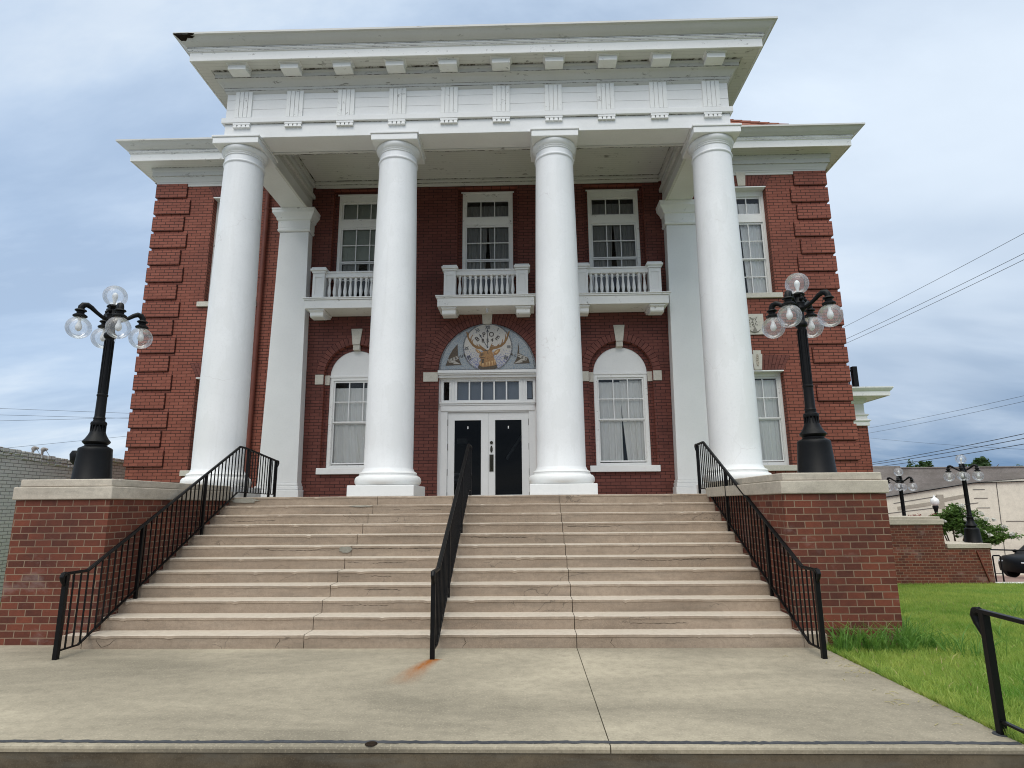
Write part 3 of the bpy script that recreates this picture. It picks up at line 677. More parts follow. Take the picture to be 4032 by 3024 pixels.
# clay-tiled hip seen over the right wing
m = MB()
EX, EY, EZ, SL = 7.25, 6.45, 10.95, 0.86
def tilerow(ax, ay, bx, by, z): m.tube([(ax, ay, z), (bx, by, z)], 0.045, 8)
NT = 16
for i in range(NT):
    d0 = i*0.17; z0 = EZ+SL*d0
    m.add([(4.4, EY+d0, z0), (EX-d0, EY+d0, z0), (EX-d0-0.17, EY+d0+0.17, z0+SL*0.17+0.035), (4.4, EY+d0+0.17, z0+SL*0.17+0.035)], [(0, 1, 2, 3)])
    m.add([(EX-d0, EY+d0, z0), (EX-d0, EY+6, z0), (EX-d0-0.17, EY+6, z0+SL*0.17+0.035), (EX-d0-0.17, EY+d0+0.17, z0+SL*0.17+0.035)], [(0, 1, 2, 3)])
    m.add([(4.4, EY+d0+0.17, z0+SL*0.17), (EX-d0-0.17, EY+d0+0.17, z0+SL*0.17), (EX-d0-0.17, EY+d0+0.17, z0+SL*0.17+0.035), (4.4, EY+d0+0.17, z0+SL*0.17+0.035)], [(0, 1, 2, 3)])
for i in range(NT-1):
    d0 = i*0.17; m.tube([(EX-d0, EY+d0, EZ+SL*d0+0.04), (EX-d0-0.2, EY+d0+0.2, EZ+SL*(d0+0.2)+0.02)], 0.06, 8)
part(m, 'tiled_hip', 'tile')
# quoins
for k in range(16):
    zb = 9.73-0.4747*k; wq = 0.84 if k % 2 == 0 else 0.955
    for sgn, xe in ((1, 7.872), (-1, -9.832)):
        m = MB(); xi = xe-sgn*wq
        m.box(min(xi, xe), max(xi, xe), YW-0.042, YW+(0.955 if k % 2 == 0 else 0.84), zb, zb+0.392); qn = part(m, 'quoin', 'brick', bevel=0.004)
        m = MB(); a_, b_ = sorted((xi, xi-sgn*0.014)); m.box(a_, b_, YW-0.004, YW+0.01, zb, zb+0.392); a_, b_ = sorted((xi, xe-sgn*0.06)); m.box(a_, b_, YW-0.004, YW+0.01, zb-0.013, zb-0.001); m.build('joint', 'joint', qn)  # thin dark strips paint a shadow line beside and under each quoin
# mouldings of the main cornice
def cyma(z0):
    return [(0.61, z0), (0.625, z0+0.012), (0.655, z0+0.030), (0.69, z0+0.052), (0.725, z0+0.082), (0.755, z0+0.115), (0.775, z0+0.130), (0.80, z0+0.137), (0.80, z0+0.178), (0.0, z0+0.24)]
bed_p = [(0.0, 10.17), (0.03, 10.20), (0.05, 10.24), (0.055, 10.285), (0.085, 10.315), (0.12, 10.36), (0.165, 10.40), (0.20, 10.412), (0.20, 10.50), (0.225, 10.53), (0.23, 10.565), (0.0, 10.565)]
bed_w = [(0.0, 10.05), (0.022, 10.05), (0.022, 10.105), (0.035, 10.12), (0.045, 10.17), (0.065, 10.225), (0.095, 10.27), (0.10, 10.30), (0.128, 10.305), (0.128, 10.42), (0.15, 10.45), (0.155, 10.545), (0.0, 10.545)]
cor_p = [(0.02, 10.567), (0.525, 10.567), (0.53, 10.552), (0.555, 10.552), (0.555, 10.735), (0.578, 10.745), (0.578, 10.775), (0.595, 10.79), (0.595, 10.834), (0.02, 10.836)]
cyma_p = [(0.03, 10.838)]+cyma(10.838)
def shift(p, do, dz): return [(max(0.0, o-do), z-dz) for o, z in p]
def cornice(pth, bed, cor, cym, nm, creases, board):
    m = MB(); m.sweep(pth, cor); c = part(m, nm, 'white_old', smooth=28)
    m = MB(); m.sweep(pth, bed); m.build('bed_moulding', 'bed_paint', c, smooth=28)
    m = MB(); m.sweep(pth, cym); m.build('gutter', 'gutter_paint', c, smooth=28)
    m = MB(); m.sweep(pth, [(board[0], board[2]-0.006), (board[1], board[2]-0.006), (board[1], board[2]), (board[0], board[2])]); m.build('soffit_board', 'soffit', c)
    for o_, z_, w_ in creases:
        m = MB(); m.sweep(pth, [(o_, z_-w_/2), (o_+0.003, z_-w_/2), (o_+0.003, z_+w_/2), (o_, z_+w_/2)]); m.build('grime', 'grime', c)
    return c
for pth in ([(X0, 21), (X0, YW), (PX0+0.1, YW)], [(PX1-0.1, YW), (X1, YW), (X1, 21)]):
    cornice(pth, bed_w, shift(cor_p, 0.043, 0.02), shift(cyma_p, 0.03, 0.02), 'wing_cornice',
            ((0.155, 10.535, 0.010), (0.535, 10.738, 0.008), (0.552, 10.790, 0.007), (0.022, 10.112, 0.006), (0.128, 10.304, 0.005)), (0.157, 0.479, 10.546))
PATH = [(PX0, YW+0.2), (PX0, YF), (PX1, YF), (PX1, YW+0.2)]
ent = cornice(PATH, bed_p, cor_p, cyma_p, 'portico_cornice', ((0.230, 10.552, 0.011), (0.20, 10.42, 0.010), (0.045, 10.232, 0.012), (0.056, 10.288, 0.009), (0.578, 10.758, 0.009), (0.597, 10.812, 0.007), (0.0, 10.19, 0.02)), (0.232, 0.524, 10.566))
m = MB(); m.sweep(PATH, [(0.235, 10.557), (0.262, 10.557), (0.262, 10.5595), (0.235, 10.5595)]); m.build('grime', 'grime', ent)
# architrave beams and frieze
m = MB()
m.box(PX0, PX1, YF, 4.25, 9.155, 9.475)
for xa, xb in ((PX0, -5.60), (3.60, PX1)): m.box(xa, xb, 4.254, YW-0.01, 9.155, 9.475)
m.sweep(PATH, [(0.0, 9.475), (0.058, 9.478), (0.058, 9.59), (0.02, 9.60), (0.0, 9.602)])
arch = part(m, 'architrave', 'white', bevel=0.006)
m = MB(); m.sweep(PATH, [(0.0, 9.462), (0.004, 9.462), (0.004, 9.473), (0.0, 9.473)]); m.build('grime', 'grime', arch)
m = MB()
for z0, z1 in ((9.602, 9.812), (9.817, 10.032), (10.037, 10.20)):
    m.box(PX0, PX1, YF+0.001, 4.25, z0, z1)
    for xa, xb in ((PX0, -5.60), (3.60, PX1)): m.box(xa+0.001, xb-0.001, 4.254, YW-0.01, z0, z1)
m.box(PX0+0.012, PX1-0.012, YF+0.013, 4.2, 9.6, 10.19)
part(m, 'frieze', 'white', bevel=0.003)
for i in range(10):
    xc = -5.863+1.0826*i
    m = MB(); m.box(xc-0.175, xc+0.175, YF-0.014, YF+0.02, 9.604, 10.25)
    for a, b in ((-0.176, -0.094), (-0.084, -0.005), (0.005, 0.084), (0.094, 0.176)): m.box(xc+a, xc+b, YF-0.034, YF-0.005, 9.610, 10.225)
    part(m, 'triglyph', 'white_old', bevel=0.003)
    m = MB(); m.box(xc-0.18, xc+0.18, YF-0.05, YF+0.01, 9.432, 9.474)
    for q in range(4):
        xq = xc-0.135+0.09*q
        m.add([(xq-0.027, YF-0.045, 9.432), (xq+0.027, YF-0.045, 9.432), (xq+0.027, YF+0.01, 9.432), (xq-0.027, YF+0.01, 9.432),
               (xq-0.042, YF-0.055, 9.368), (xq+0.042, YF-0.055, 9.368), (xq+0.042, YF+0.01, 9.368), (xq-0.042, YF+0.01, 9.368)],
              [(0, 1, 2, 3), (7, 6, 5, 4), (4, 5, 1, 0), (5, 6, 2, 1), (6, 7, 3, 2), (7, 4, 0, 3)])
    part(m, 'guttae', 'white')
    m = MB(); xm = -5.86+1.0845*i; m.box(xm-0.185, xm+0.185, YF-0.44, YF-0.19, 10.43, 10.532); m.box(xm-0.205, xm+0.205, YF-0.46, YF-0.19, 10.534, 10.549); m.box(xm-0.222, xm+0.222, YF-0.478, YF-0.19, 10.551, 10.568)
    part(m, 'modillion', 'white_old', bevel=0.006)
# rotten corner of the cornice
m = MB()
pl = [(-7.03, 10.985), (-6.72, 10.99), (-6.58, 10.975), (-6.62, 10.958), (-6.70, 10.955), (-6.60, 10.94), (-6.66, 10.925), (-6.76, 10.93), (-6.80, 10.90), (-6.88, 10.885), (-6.95, 10.93)]
pts3 = []
for x, z in pl:
    t_ = (z-10.838)/0.137; o_ = 0.60+0.20*min(1.0, max(0.0, t_))+0.012; pts3.append((x, YF-o_, z))
c_ = (-6.82, YF-0.765, 10.945); pts3.append(c_)
m.add(pts3, [(i, (i+1) % len(pl), len(pl)) for i in range(len(pl))]); part(m, 'rotten_board', 'rot')
# ceiling of the porch
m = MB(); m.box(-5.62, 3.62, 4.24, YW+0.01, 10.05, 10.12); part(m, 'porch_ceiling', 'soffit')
m = MB()
m.box(-5.52, 3.52, YW-0.075, YW-0.008, 9.90, 10.048); m.box(-5.52, 3.52, YW-0.13, YW-0.078, 9.98, 10.048)
m.box(-5.52, 3.52, 4.256, 4.33, 9.60, 9.70); m.box(-5.52, 3.52, 4.256, 4.36, 9.94, 10.048)
for xa, xb in ((-5.598, -5.525), (3.525, 3.598)): m.box(xa, xb, 4.256, YW-0.008, 9.60, 9.70); m.box(xa, xb, 4.256, YW-0.008, 9.93, 10.048)
m.box(-5.60, 3.60, 4.2, 4.252, 9.476, 10.048)
for xa, xb in ((-5.66, -5.602), (3.602, 3.66)): m.box(xa, xb, 4.256, YW-0.012, 9.476, 10.048)
for xa in (-5.62, 3.55): m.box(xa, xa+0.07, 4.256, YP, 9.135, 9.153)
m.box(-5.52, 3.52, 4.18, 4.25, 9.135, 9.153)
ct_ = part(m, 'ceiling_trim', 'soffit', bevel=0.008)
m = MB(); m.box(-5.52, 3.52, YW-0.16, YW-0.131, 10.043, 10.0495); m.box(-5.52, 3.52, YW-0.079, YW-0.0755, 9.965, 9.98); m.box(-5.52, 3.52, 4.24, 4.256, 9.130, 9.1345)
m.box(-5.52, 3.52, 4.361, 4.40, 10.043, 10.0495); m.box(-5.524, -5.50, 4.36, YW-0.16, 10.040, 10.0495); m.box(3.50, 3.524, 4.36, YW-0.16, 10.040, 10.0495); m.build('grime', 'grime', ct_)
# columns
def colprof():
    p = [(0.47, 2.31)]
    for i in range(15):
        t_ = i/14; z = 2.33+(8.60-2.33)*t_
        r = 0.460-0.072*(t_**1.6)
        p.append((r, z))
    return p
for xc in COLX:
    m = MB(); m.lathe([(0.50, 2.255), (0.485, 2.275)]+colprof()+[(0.388, 8.61), (0.405, 8.625), (0.412, 8.645), (0.405, 8.665), (0.39, 8.675), (0.386, 8.79)], (xc, YC, 0), 64)
    c = part(m, 'column', 'column', smooth=40)
    m = MB(); m.box(xc-0.604, xc+0.604, YC-0.604, YC+0.604, PORCH, 1.998); part(m, 'plinth', 'white', c, bevel=0.012)
    m = MB(); m.lathe([(0.55, 1.998), (0.585, 2.012), (0.612, 2.045), (0.62, 2.09), (0.612, 2.135), (0.585, 2.168), (0.545, 2.182), (0.545, 2.20), (0.53, 2.205), (0.54, 2.225), (0.53, 2.245), (0.505, 2.256)], (xc, YC, 0), 64); part(m, 'base', 'white', c, smooth=50)
    m = MB(); m.lathe([(0.386, 8.79), (0.40, 8.792), (0.405, 8.806), (0.395, 8.818), (0.405, 8.824), (0.413, 8.838), (0.403, 8.85), (0.425, 8.868), (0.447, 8.90), (0.455, 8.935), (0.45, 8.965), (0.44, 8.972)], (xc, YC, 0), 64)
    part(m, 'echinus', 'white', c, smooth=50)
    m = MB(); m.box(xc-0.475, xc+0.475, YC-0.475, YC+0.475, 8.972, 9.105); m.box(xc-0.495, xc+0.495, YC-0.495, YC+0.495, 9.107, 9.153); part(m, 'abacus', 'white', c, bevel=0.01)
# pilasters against the wall
for xc in (-5.915, 3.965):
    m = MB()
    def taper(z0, z1, w0, w1, y0=YP, y1=YP):
        m.add([(xc-w0, y0, z0), (xc+w0, y0, z0), (xc+w0, YW-0.008, z0), (xc-w0, YW-0.008, z0), (xc-w1, y1, z1), (xc+w1, y1, z1), (xc+w1, YW-0.008, z1), (xc-w1, YW-0.008, z1)],
              [(0, 3, 2, 1), (4, 5, 6, 7), (0, 1, 5, 4), (1, 2, 6, 5), (2, 3, 7, 6), (3, 0, 4, 7)])
    taper(2.18, 8.55, 0.475, 0.375)
    p = part(m, 'pilaster', 'white', bevel=0.01)
    m = MB(); m.box(xc-0.54, xc+0.54, YP-0.07, YW-0.009, PORCH, 2.02); m.box(xc-0.515, xc+0.515, YP-0.045, YW-0.009, 2.023, 2.11); m.box(xc-0.495, xc+0.495, YP-0.025, YW-0.009, 2.113, 2.178); part(m, 'base', 'white', p, bevel=0.012)
    m = MB(); m.sweep([(xc-0.375, YW-0.009), (xc-0.375, YP), (xc+0.375, YP), (xc+0.375, YW-0.009)], [(0.0, 8.552), (0.035, 8.56), (0.05, 8.60), (0.035, 8.635), (0.035, 8.66), (0.04, 8.665), (0.04, 8.85), (0.075, 8.87), (0.085, 8.92), (0.13, 8.98), (0.165, 9.03), (0.165, 9.10), (0.175, 9.105), (0.175, 9.15), (0.0, 9.152)])
    part(m, 'capital', 'white_old', p, smooth=30)
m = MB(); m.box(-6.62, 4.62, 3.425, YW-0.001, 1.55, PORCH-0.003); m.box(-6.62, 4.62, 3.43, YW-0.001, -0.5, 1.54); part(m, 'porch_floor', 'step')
# downspout with brackets
m = MB(); m.tube([(-6.775, YW-0.08, 0.2), (-6.775, YW-0.08, 9.5), (-6.775, YW-0.08, 10.04)], 0.06, 14)
for z in (3.0, 5.2, 7.4, 9.3): m.lathe([(0.072, z), (0.072, z+0.06)], (-6.775, YW-0.08, 0), 14)
part(m, 'downspout', 'pipe', smooth=40)

# ------------------------------------------------------------------ arches of brick
def ring(cx, cz, r0, r1, n, y, parent, name='arch_bricks', a0=0, a1=PI, rz=1.0, rings=1):
    m = MB(); pts = [(cx+r0*math.cos(a0+(a1-a0)*i/40), cz+r0*rz*math.sin(a0+(a1-a0)*i/40)) for i in range(41)]+[(cx+r1*math.cos(a1-(a1-a0)*i/40), cz+r1*rz*math.sin(a1-(a1-a0)*i/40)) for i in range(41)]
    m.plate(pts, [], y-0.004, y+0.02); part(m, 'arch_joint', 'joint', parent)
    m = MB(); dr = (r1-r0)/rings
    for q in range(rings):
        ra, rb = r0+dr*q+0.003, r0+dr*(q+1)-0.006; nn = int(n*(1+0.12*q))
        for i in range(nn):
            t0 = a0+(a1-a0)*(i+0.07)/nn; t1 = a0+(a1-a0)*(i+0.93)/nn
            m.plate([(cx+ra*math.cos(t0), cz+ra*rz*math.sin(t0)), (cx+rb*math.cos(t0), cz+rb*rz*math.sin(t0)), (cx+rb*math.cos(t1), cz+rb*rz*math.sin(t1)), (cx+ra*math.cos(t1), cz+ra*rz*math.sin(t1))], [], y-0.010-random.uniform(0, 0.003), y+0.02)
    return part(m, name, 'brick_unit', parent)
def fan(cx, z0, z1, hw0, spread, n, y, parent):
    m = MB(); m.plate([(cx-hw0, z0), (cx+hw0, z0), (cx+hw0+spread, z1), (cx-hw0-spread, z1)], [], y-0.003, y+0.02); part(m, 'arch_joint', 'joint', parent)
    m = MB()
    for i in range(n):
        a, b = -1+2*(i+0.06)/n, -1+2*(i+0.94)/n
        zm = z0+(z1-z0)*(0.66 if i % 2 else 0.34)
        for za, zb in ((z0+0.003, zm-0.004), (zm+0.004, z1-0.003)):
            f0 = (za-z0)/(z1-z0); f1 = (zb-z0)/(z1-z0)
            m.plate([(cx+a*(hw0+spread*f0), za), (cx+b*(hw0+spread*f0), za), (cx+b*(hw0+spread*f1), zb), (cx+a*(hw0+spread*f1), zb)], [], y-0.008-random.uniform(0, 0.003), y+0.02)
    return part(m, 'arch_bricks', 'brick_unit', parent)

# ------------------------------------------------------------------ windows
def curtain(mb, xa0, xa1, xb0, xb1, z0, z1, y, seed, amp=0.03, k=1):
    """pleated sheet; top edge xa0..xa1, bottom edge xb0..xb1"""
    r = random.Random(seed); nx, nz = 70, 10; ph = r.uniform(0, 6); fr = r.uniform(38, 52)
    vs = []; fs = []
    for j in range(nz+1):
        t = j/nz; z = z1+(z0-z1)*t; l = xa0+(xb0-xa0)*t**1.5; rr = xa1+(xb1-xa1)*t**1.5
        for i in range(nx+1):
            u = i/nx; uu = u*abs(xa1-xa0)
            dy = amp*(math.sin(uu*fr+ph)+0.5*math.sin(uu*fr*1.9+2*ph+t*0.8)+0.3*math.sin(uu*13+t*1.4))*(0.45+0.75*t)
            vs.append((l+(rr-l)*u, y+dy, z))
    for j in range(nz):
        for i in range(nx): a = j*(nx+1)+i; fs.append((a, a+1, a+nx+2, a+nx+1))
    mb.add(vs, fs)
def window(cx, yf, ho, zb, zt, gh, groups, cur, seed, curmat='curtain', name='window'):
    m = MB(); m.plate(rect(cx-ho, cx+ho, zb, zt), [rect(cx-gh-0.04, cx+gh+0.04, g[0], g[1]) for g in groups], yf, yf+0.12)
    # stepped bead inside the casing
    for g in groups: m.plate(rect(cx-gh-0.055, cx+gh+0.055, g[0]-0.015, g[1]+0.015), [rect(cx-gh-0.028, cx+gh+0.028, g[0]+0.012, g[1]-0.012)], yf+0.02, yf+0.10)
    fr = part(m, name, 'white_old', bevel=0.004)
    pane = MB()
    for g in groups:
        for (z0, z1, nc, nr, sb) in g[2]:
            m = MB(); hs = []; mw = 0.011
            for c in range(nc):
                for r in range(nr):
                    xa = cx-gh+2*gh*c/nc+(mw if c else 0); xb = cx-gh+2*gh*(c+1)/nc-(mw if c < nc-1 else 0)
                    za = z0+(z1-z0)*r/nr+(mw if r else 0); zc = z0+(z1-z0)*(r+1)/nr-(mw if r < nr-1 else 0)
                    hs.append(rect(xa, xb, za, zc))
            m.plate(rect(cx-gh-0.045, cx+gh+0.045, z0-0.032, z1+0.034), hs, yf+sb, yf+sb+0.035)
            m.build('sash', 'white', fr)
            pane.add([(cx-gh-0.01, yf+sb+0.022, z0-0.01), (cx+gh+0.01, yf+sb+0.022, z0-0.01), (cx+gh+0.01, yf+sb+0.022, z1+0.01), (cx-gh-0.01, yf+sb+0.022, z1+0.01)], [(0, 1, 2, 3)])
    pane.build('pane', 'glass', fr)
    for (xa0, xa1, xb0, xb1, z0, z1) in cur:
        m = MB(); curtain(m, cx+xa0, cx+xa1, cx+xb0, cx+xb1, z0, z1, yf+0.14, seed, 0.016); seed += 1
        m.build('curtain', curmat, fr, smooth=180)
    return fr
def key_stone(parent, cx, z0, z1, w0, w1, y, dep=0.035):
    m = MB(); m.plate([(cx-w0, z0), (cx+w0, z0), (cx+w1, z1), (cx-w1, z1)], [], y-dep, y+0.05); return m.build('keystone', 'limestone', parent, bevel=0.006)
# upper windows under the porch
for i, x in enumerate(WX):
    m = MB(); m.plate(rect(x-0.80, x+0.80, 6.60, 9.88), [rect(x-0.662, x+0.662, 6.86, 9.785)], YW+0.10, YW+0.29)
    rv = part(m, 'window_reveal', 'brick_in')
    if i == 0:
        f = window(x, YG, 0.66, 6.862, 9.783, 0.545, [(9.06, 9.57, [(9.10, 9.53, 3, 1, 0.03)]), (6.90, 8.84, [(7.91, 8.80, 3, 2, 0.03), (6.95, 7.85, 3, 2, 0.065)])], [(-0.54, -0.1, -0.54, -0.2, 6.95, 7.95), (0.1, 0.54, 0.2, 0.54, 6.95, 7.95)], 11, 'curtain_grey')
        m = MB(); m.box(x-0.56, x+0.56, YG+0.125, YG+0.128, 7.97, 9.6); m.build('blind', 'blind', f)
    else:
        f = window(x, YG, 0.66, 6.862, 9.783, 0.545, [(9.06, 9.57, [(9.10, 9.53, 3, 1, 0.03)]), (6.90, 8.84, [(7.91, 8.80, 3, 2, 0.03), (6.95, 7.85, 3, 2, 0.065)])],
                   [(-0.56, 0.0, -0.56, -0.12, 6.95, 9.45), (0.0, 0.56, 0.12, 0.56, 6.95, 9.45)], 20+3*i, 'curtain_grey')
    m = MB(); m.box(x-0.70, x+0.70, YG-0.03, YG+0.02, 9.745, 9.784); m.build('drip_cap', 'white', f)
# lower arched windows
for i, x in enumerate((WX[0], WX[2])):
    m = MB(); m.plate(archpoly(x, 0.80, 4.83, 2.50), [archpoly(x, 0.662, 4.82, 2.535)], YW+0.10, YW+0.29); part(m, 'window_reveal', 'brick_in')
    cu = [(-0.56, 0.02, -0.56, 0.02 if i else 0.25, 2.66, 4.62 if i else 4.55), (0.0, 0.56, 0.12 if i else 0.25, 0.56, 2.66, 4.66 if i else 4.55)]
    f = window(x, YG+0.01, 0.658, 2.537, 4.815, 0.535, [(2.60, 4.72, [(3.69, 4.67, 3, 2, 0.03), (2.67, 3.63, 1, 1, 0.065)])], cu, 40+5*i)
    m = MB(); m.plate([(x+0.66*math.cos(PI*k/28), 4.825+0.655*math.sin(PI*k/28)) for k in range(29)], [], YG+0.005, YG+0.09); m.build('arch_panel', 'white', f)
    m = MB(); m.box(x-0.665, x+0.665, YG-0.012, YG+0.03, 4.79, 4.845); m.build('head_mould', 'white', f, bevel=0.006)
    m = MB(); m.box(x-0.83, x+0.83, YW-0.085, YW+0.24, 2.385, 2.535); m.build('sill', 'white', f, bevel=0.01)
    ring(x, 4.83, 0.782, 0.985, 26, YW-0.006, f, a0=0.03, a1=PI-0.03)
    key_stone(f, x, 5.61, 6.01, 0.088, 0.132, YW-0.006); m = MB(); m.box(x-0.082, x+0.082, YW-0.02, YW+0.12, 5.475, 5.607); m.build('keystone', 'limestone', f)
    for s_ in (-1, 1):
        m = MB(); a, b = sorted((x+s_*0.79, x+s_*0.995)); m.box(a, b, YW-0.03, YW+0.1, 4.60, 4.845)
        a, b = sorted((x+s_*0.664, x+s_*0.787)); m.box(a, b, YW+0.075, YW+0.2, 4.60, 4.845); m.build('springer', 'limestone', f, bevel=0.004)
# wing windows
for i, x in enumerate(WGX):
    f = window(x, YG+0.08, 0.619, 6.802, 9.728, 0.515, [(9.04, 9.56, [(9.08, 9.51, 3, 1, 0.03)]), (6.84, 8.83, [(7.84, 8.78, 3, 2, 0.03), (6.89, 7.79, 3, 2, 0.065)])],
               [(-0.54, 0.0, -0.54, -0.06, 6.89, 9.42), (0.0, 0.54, 0.06, 0.54, 6.89, 9.42)], 60+7*i)
    m = MB(); m.box(x-0.618, x+0.618, YW-0.02, YG+0.09, 9.700, 9.728); m.build('drip_cap', 'white', f)
    m = MB(); m.box(x-0.77, x+0.77, YW-0.06, YW+0.24, 6.67, 6.80); m.build('sill', 'limestone', f, bevel=0.008)
    fan(x, 9.745, 10.045, 0.62, 0.16, 16, YW, f); key_stone(f, x, 9.745, 10.13, 0.092, 0.118, YW)
    f = window(x, YG+0.08, 0.619, 2.512, 4.815, 0.515, [(2.58, 4.71, [(3.69, 4.66, 3, 2, 0.03), (2.65, 3.63, 1, 1, 0.065)])],
               [(-0.54, 0.0, -0.54, -0.05, 2.65, 4.64), (0.0, 0.54, 0.05, 0.54, 2.65, 4.64)], 80+7*i)
    m = MB(); m.box(x-0.618, x+0.618, YW-0.02, YG+0.09, 4.790, 4.818); m.build('drip_cap', 'white', f)
    m = MB(); m.box(x-0.77, x+0.77, YW-0.06, YW+0.24, 2.375, 2.51); m.build('sill', 'limestone', f, bevel=0.008)
    fan(x, 4.83, 5.20, 0.62, 0.20, 16, YW, f)
    m = MB(); m.plate([(x-0.088, 4.832), (x+0.088, 4.832), (x+0.12, 5.22), (x+0.092, 5.22), (x+0.092, 5.31), (x-0.092, 5.31), (x-0.092, 5.22), (x-0.12, 5.22)], [], YW-0.04, YW+0.03)
    k_ = m.build('keystone', 'limestone', f, bevel=0.005)
    m = MB(); m.plate([(x+0.035*math.cos(a), 5.07+0.16*math.sin(a)) for a in [2*PI*q/16 for q in range(16)]], [], YW-0.05, YW-0.038)
    for q in range(5): m.sphere((x+0.015*math.sin(q*2.1), YW-0.05, 4.95+0.055*q), 0.018, 8, 6)
    m.build('carving', 'cap', f)
    # carved panel
    m = MB(); m.plate(rect(x-0.23, x+0.23, 5.725, 6.245), [], YW-0.03, YW+0.02); c_ = part(m, 'carved_panel', 'limestone', bevel=0.008)
    m = MB(); yp = YW-0.034
    m.tube([(x-0.13, yp, 5.84), (x-0.08, yp-0.006, 5.795), (x, yp-0.008, 5.78), (x+0.08, yp-0.006, 5.795), (x+0.14, yp, 5.85)], [0.006, 0.012, 0.016, 0.012, 0.006], 8)
    m.plate([(x-0.05, 5.80), (x+0.06, 5.80), (x+0.022, 5.90), (x-0.01, 5.90)], [], yp-0.012, yp+0.01)
    rr = random.Random(5)
    for q in range(26): m.sphere((x+rr.uniform(-0.13, 0.05)+0.03*q/26, yp-0.002, 5.92+0.25*rr.random()), rr.uniform(0.008, 0.016), 7, 5)
    m.tube([(x+0.01, yp, 5.9), (x-0.02, yp-0.004, 6.0), (x-0.04, yp, 6.15)], 0.006, 6)
    m.build('relief', plain('weathered_relief', (0.24, 0.225, 0.19), 0.9), c_, smooth=60)

# ------------------------------------------------------------------ entrance
m = MB()
x0, x1 = CX-1.213, CX+1.213
sidel = (-2.062, -1.918); sider = (0.012, 0.156); tr = (-1.725, -0.188); dr = (-1.955, 0.048)
m.plate(rect(x0, x1, PORCH+0.002, 4.80), [rect(*sidel, 4.185, 4.655), rect(*sider, 4.185, 4.655), rect(*tr, 4.185, 4.655), rect(*dr, PORCH+0.01, 3.885)], YG, YG+0.14)
for xa, xb in ((-2.125, -2.105), (-1.88, -1.862), (-1.815, -1.795), (-0.12, -0.10), (-0.055, -0.037), (0.2, 0.218)): m.box(xa, xb, YG-0.022, YG+0.01, 4.135, 4.705)
m.box(x0+0.02, x1-0.02, YG-0.020, YG+0.01, 4.70, 4.732)
for q in range(1, 5): xq = tr[0]+(tr[1]-tr[0])*q/5; m.box(xq-0.017, xq+0.017, YG-0.008, YG+0.03, 4.186, 4.654)
m.box(x0-0.005, x1+0.005, YW-0.10, YG+0.02, 4.835, 4.90); m.box(x0, x1, YW-0.07, YG+0.02, 4.80, 4.832); m.box(x0+0.004, x1-0.004, YW-0.01, YG+0.015, 4.735, 4.797)
m.box(x0+0.03, x1-0.03, YG-0.075, YG+0.01, 4.092, 4.125); m.box(x0+0.04, x1-0.04, YG-0.05, YG+0.01, 4.05, 4.089); m.box(x0+0.05, x1-0.05, YG-0.03, YG+0.01, 3.915, 4.047)
for xa, xb in ((x0+0.0, x0+0.055), (x1-0.055, x1)): m.box(xa, xb, YG-0.03, YG+0.01, PORCH+0.003, 3.912)
D = part(m, 'door_surround', 'white', bevel=0.006)
m = MB()
for a, b in (sidel, sider, tr): m.add([(a-0.01, YG+0.06, 4.18), (b+0.01, YG+0.06, 4.18), (b+0.01, YG+0.06, 4.66), (a-0.01, YG+0.06, 4.66)], [(0, 1, 2, 3)])
m.build('pane', 'glass', D)
m = MB(); m.box(tr[0]-0.03, tr[1]+0.03, YG+0.135, YG+0.145, 4.15, 4.69); m.box(sider[0]-0.01, sider[1]-0.025, YG+0.135, YG+0.145, 4.235, 4.69); m.build('transom_shade', 'slate', D)
m = MB(); m.box(dr[0]-0.03, dr[1]+0.03, YW-0.02, YG+0.3, PORCH-0.004, PORCH+0.02); m.build('threshold', 'cap', D)
for s_, (xa, xb, ga, gb) in enumerate(((-1.950, -0.957, -1.785, -1.125), (-0.951, 0.043, -0.785, -0.128))):
    m = MB(); m.plate(rect(xa, xb, PORCH+0.022, 3.878), [rect(ga, gb, 1.872, 3.69)], YG+0.045, YG+0.095)
    for (p0, p1, q0, q1) in ((ga-0.02, ga+0.004, 1.86, 3.70), (gb-0.004, gb+0.02, 1.86, 3.70), (ga, gb, 3.686, 3.705)): m.box(p0, p1, YG+0.038, YG+0.05, q0, q1)
    lf = part(m, 'door_leaf', 'white', bevel=0.004)
    m = MB(); m.add([(ga-0.01, YG+0.07, 1.865), (gb+0.01, YG+0.07, 1.865), (gb+0.01, YG+0.07, 3.70), (ga-0.01, YG+0.07, 3.70)], [(0, 1, 2, 3)]); m.build('pane', 'door_glass', lf)
    xs_ = (ga+gb)/2; m = MB(); m.box(xs_-0.013, xs_+0.013, YG+0.063, YG+0.068, 3.475, 3.54); m.build('sticker', 'bulb', lf)
    for zc in (3.63, 3.03, 2.42, 1.86):
        m = MB(); xh = xa-0.005 if s_ == 0 else xb+0.005; m.lathe([(0.011, zc-0.08), (0.011, zc+0.08)], (xh, YG+0.035, 0), 10); m.build('hinge', 'brass', lf)
m = MB(); xk = -0.872
m.tube([(xk, YG+0.05, 3.13), (xk, YG+0.02, 3.13)], 0.038, 16); m.build('lock', 'brass', lf, smooth=40)
m = MB(); m.plate([(xk+0.032*math.cos(a), 2.97+0.085*math.sin(a)) for a in [2*PI*q/8+PI/8 for q in range(8)]], [], YG+0.028, YG+0.05); m.build('handle', 'brass', lf, bevel=0.004)
m = MB(); m.box(xk-0.05, xk+0.05, YG+0.03, YG+0.05, 2.43, 2.84); m.tube([(xk, YG+0.03, 2.76), (xk, YG-0.02, 2.74), (xk, YG-0.02, 2.54), (xk, YG+0.03, 2.50)], 0.012, 8); m.build('handle', 'brass', lf, bevel=0.01)
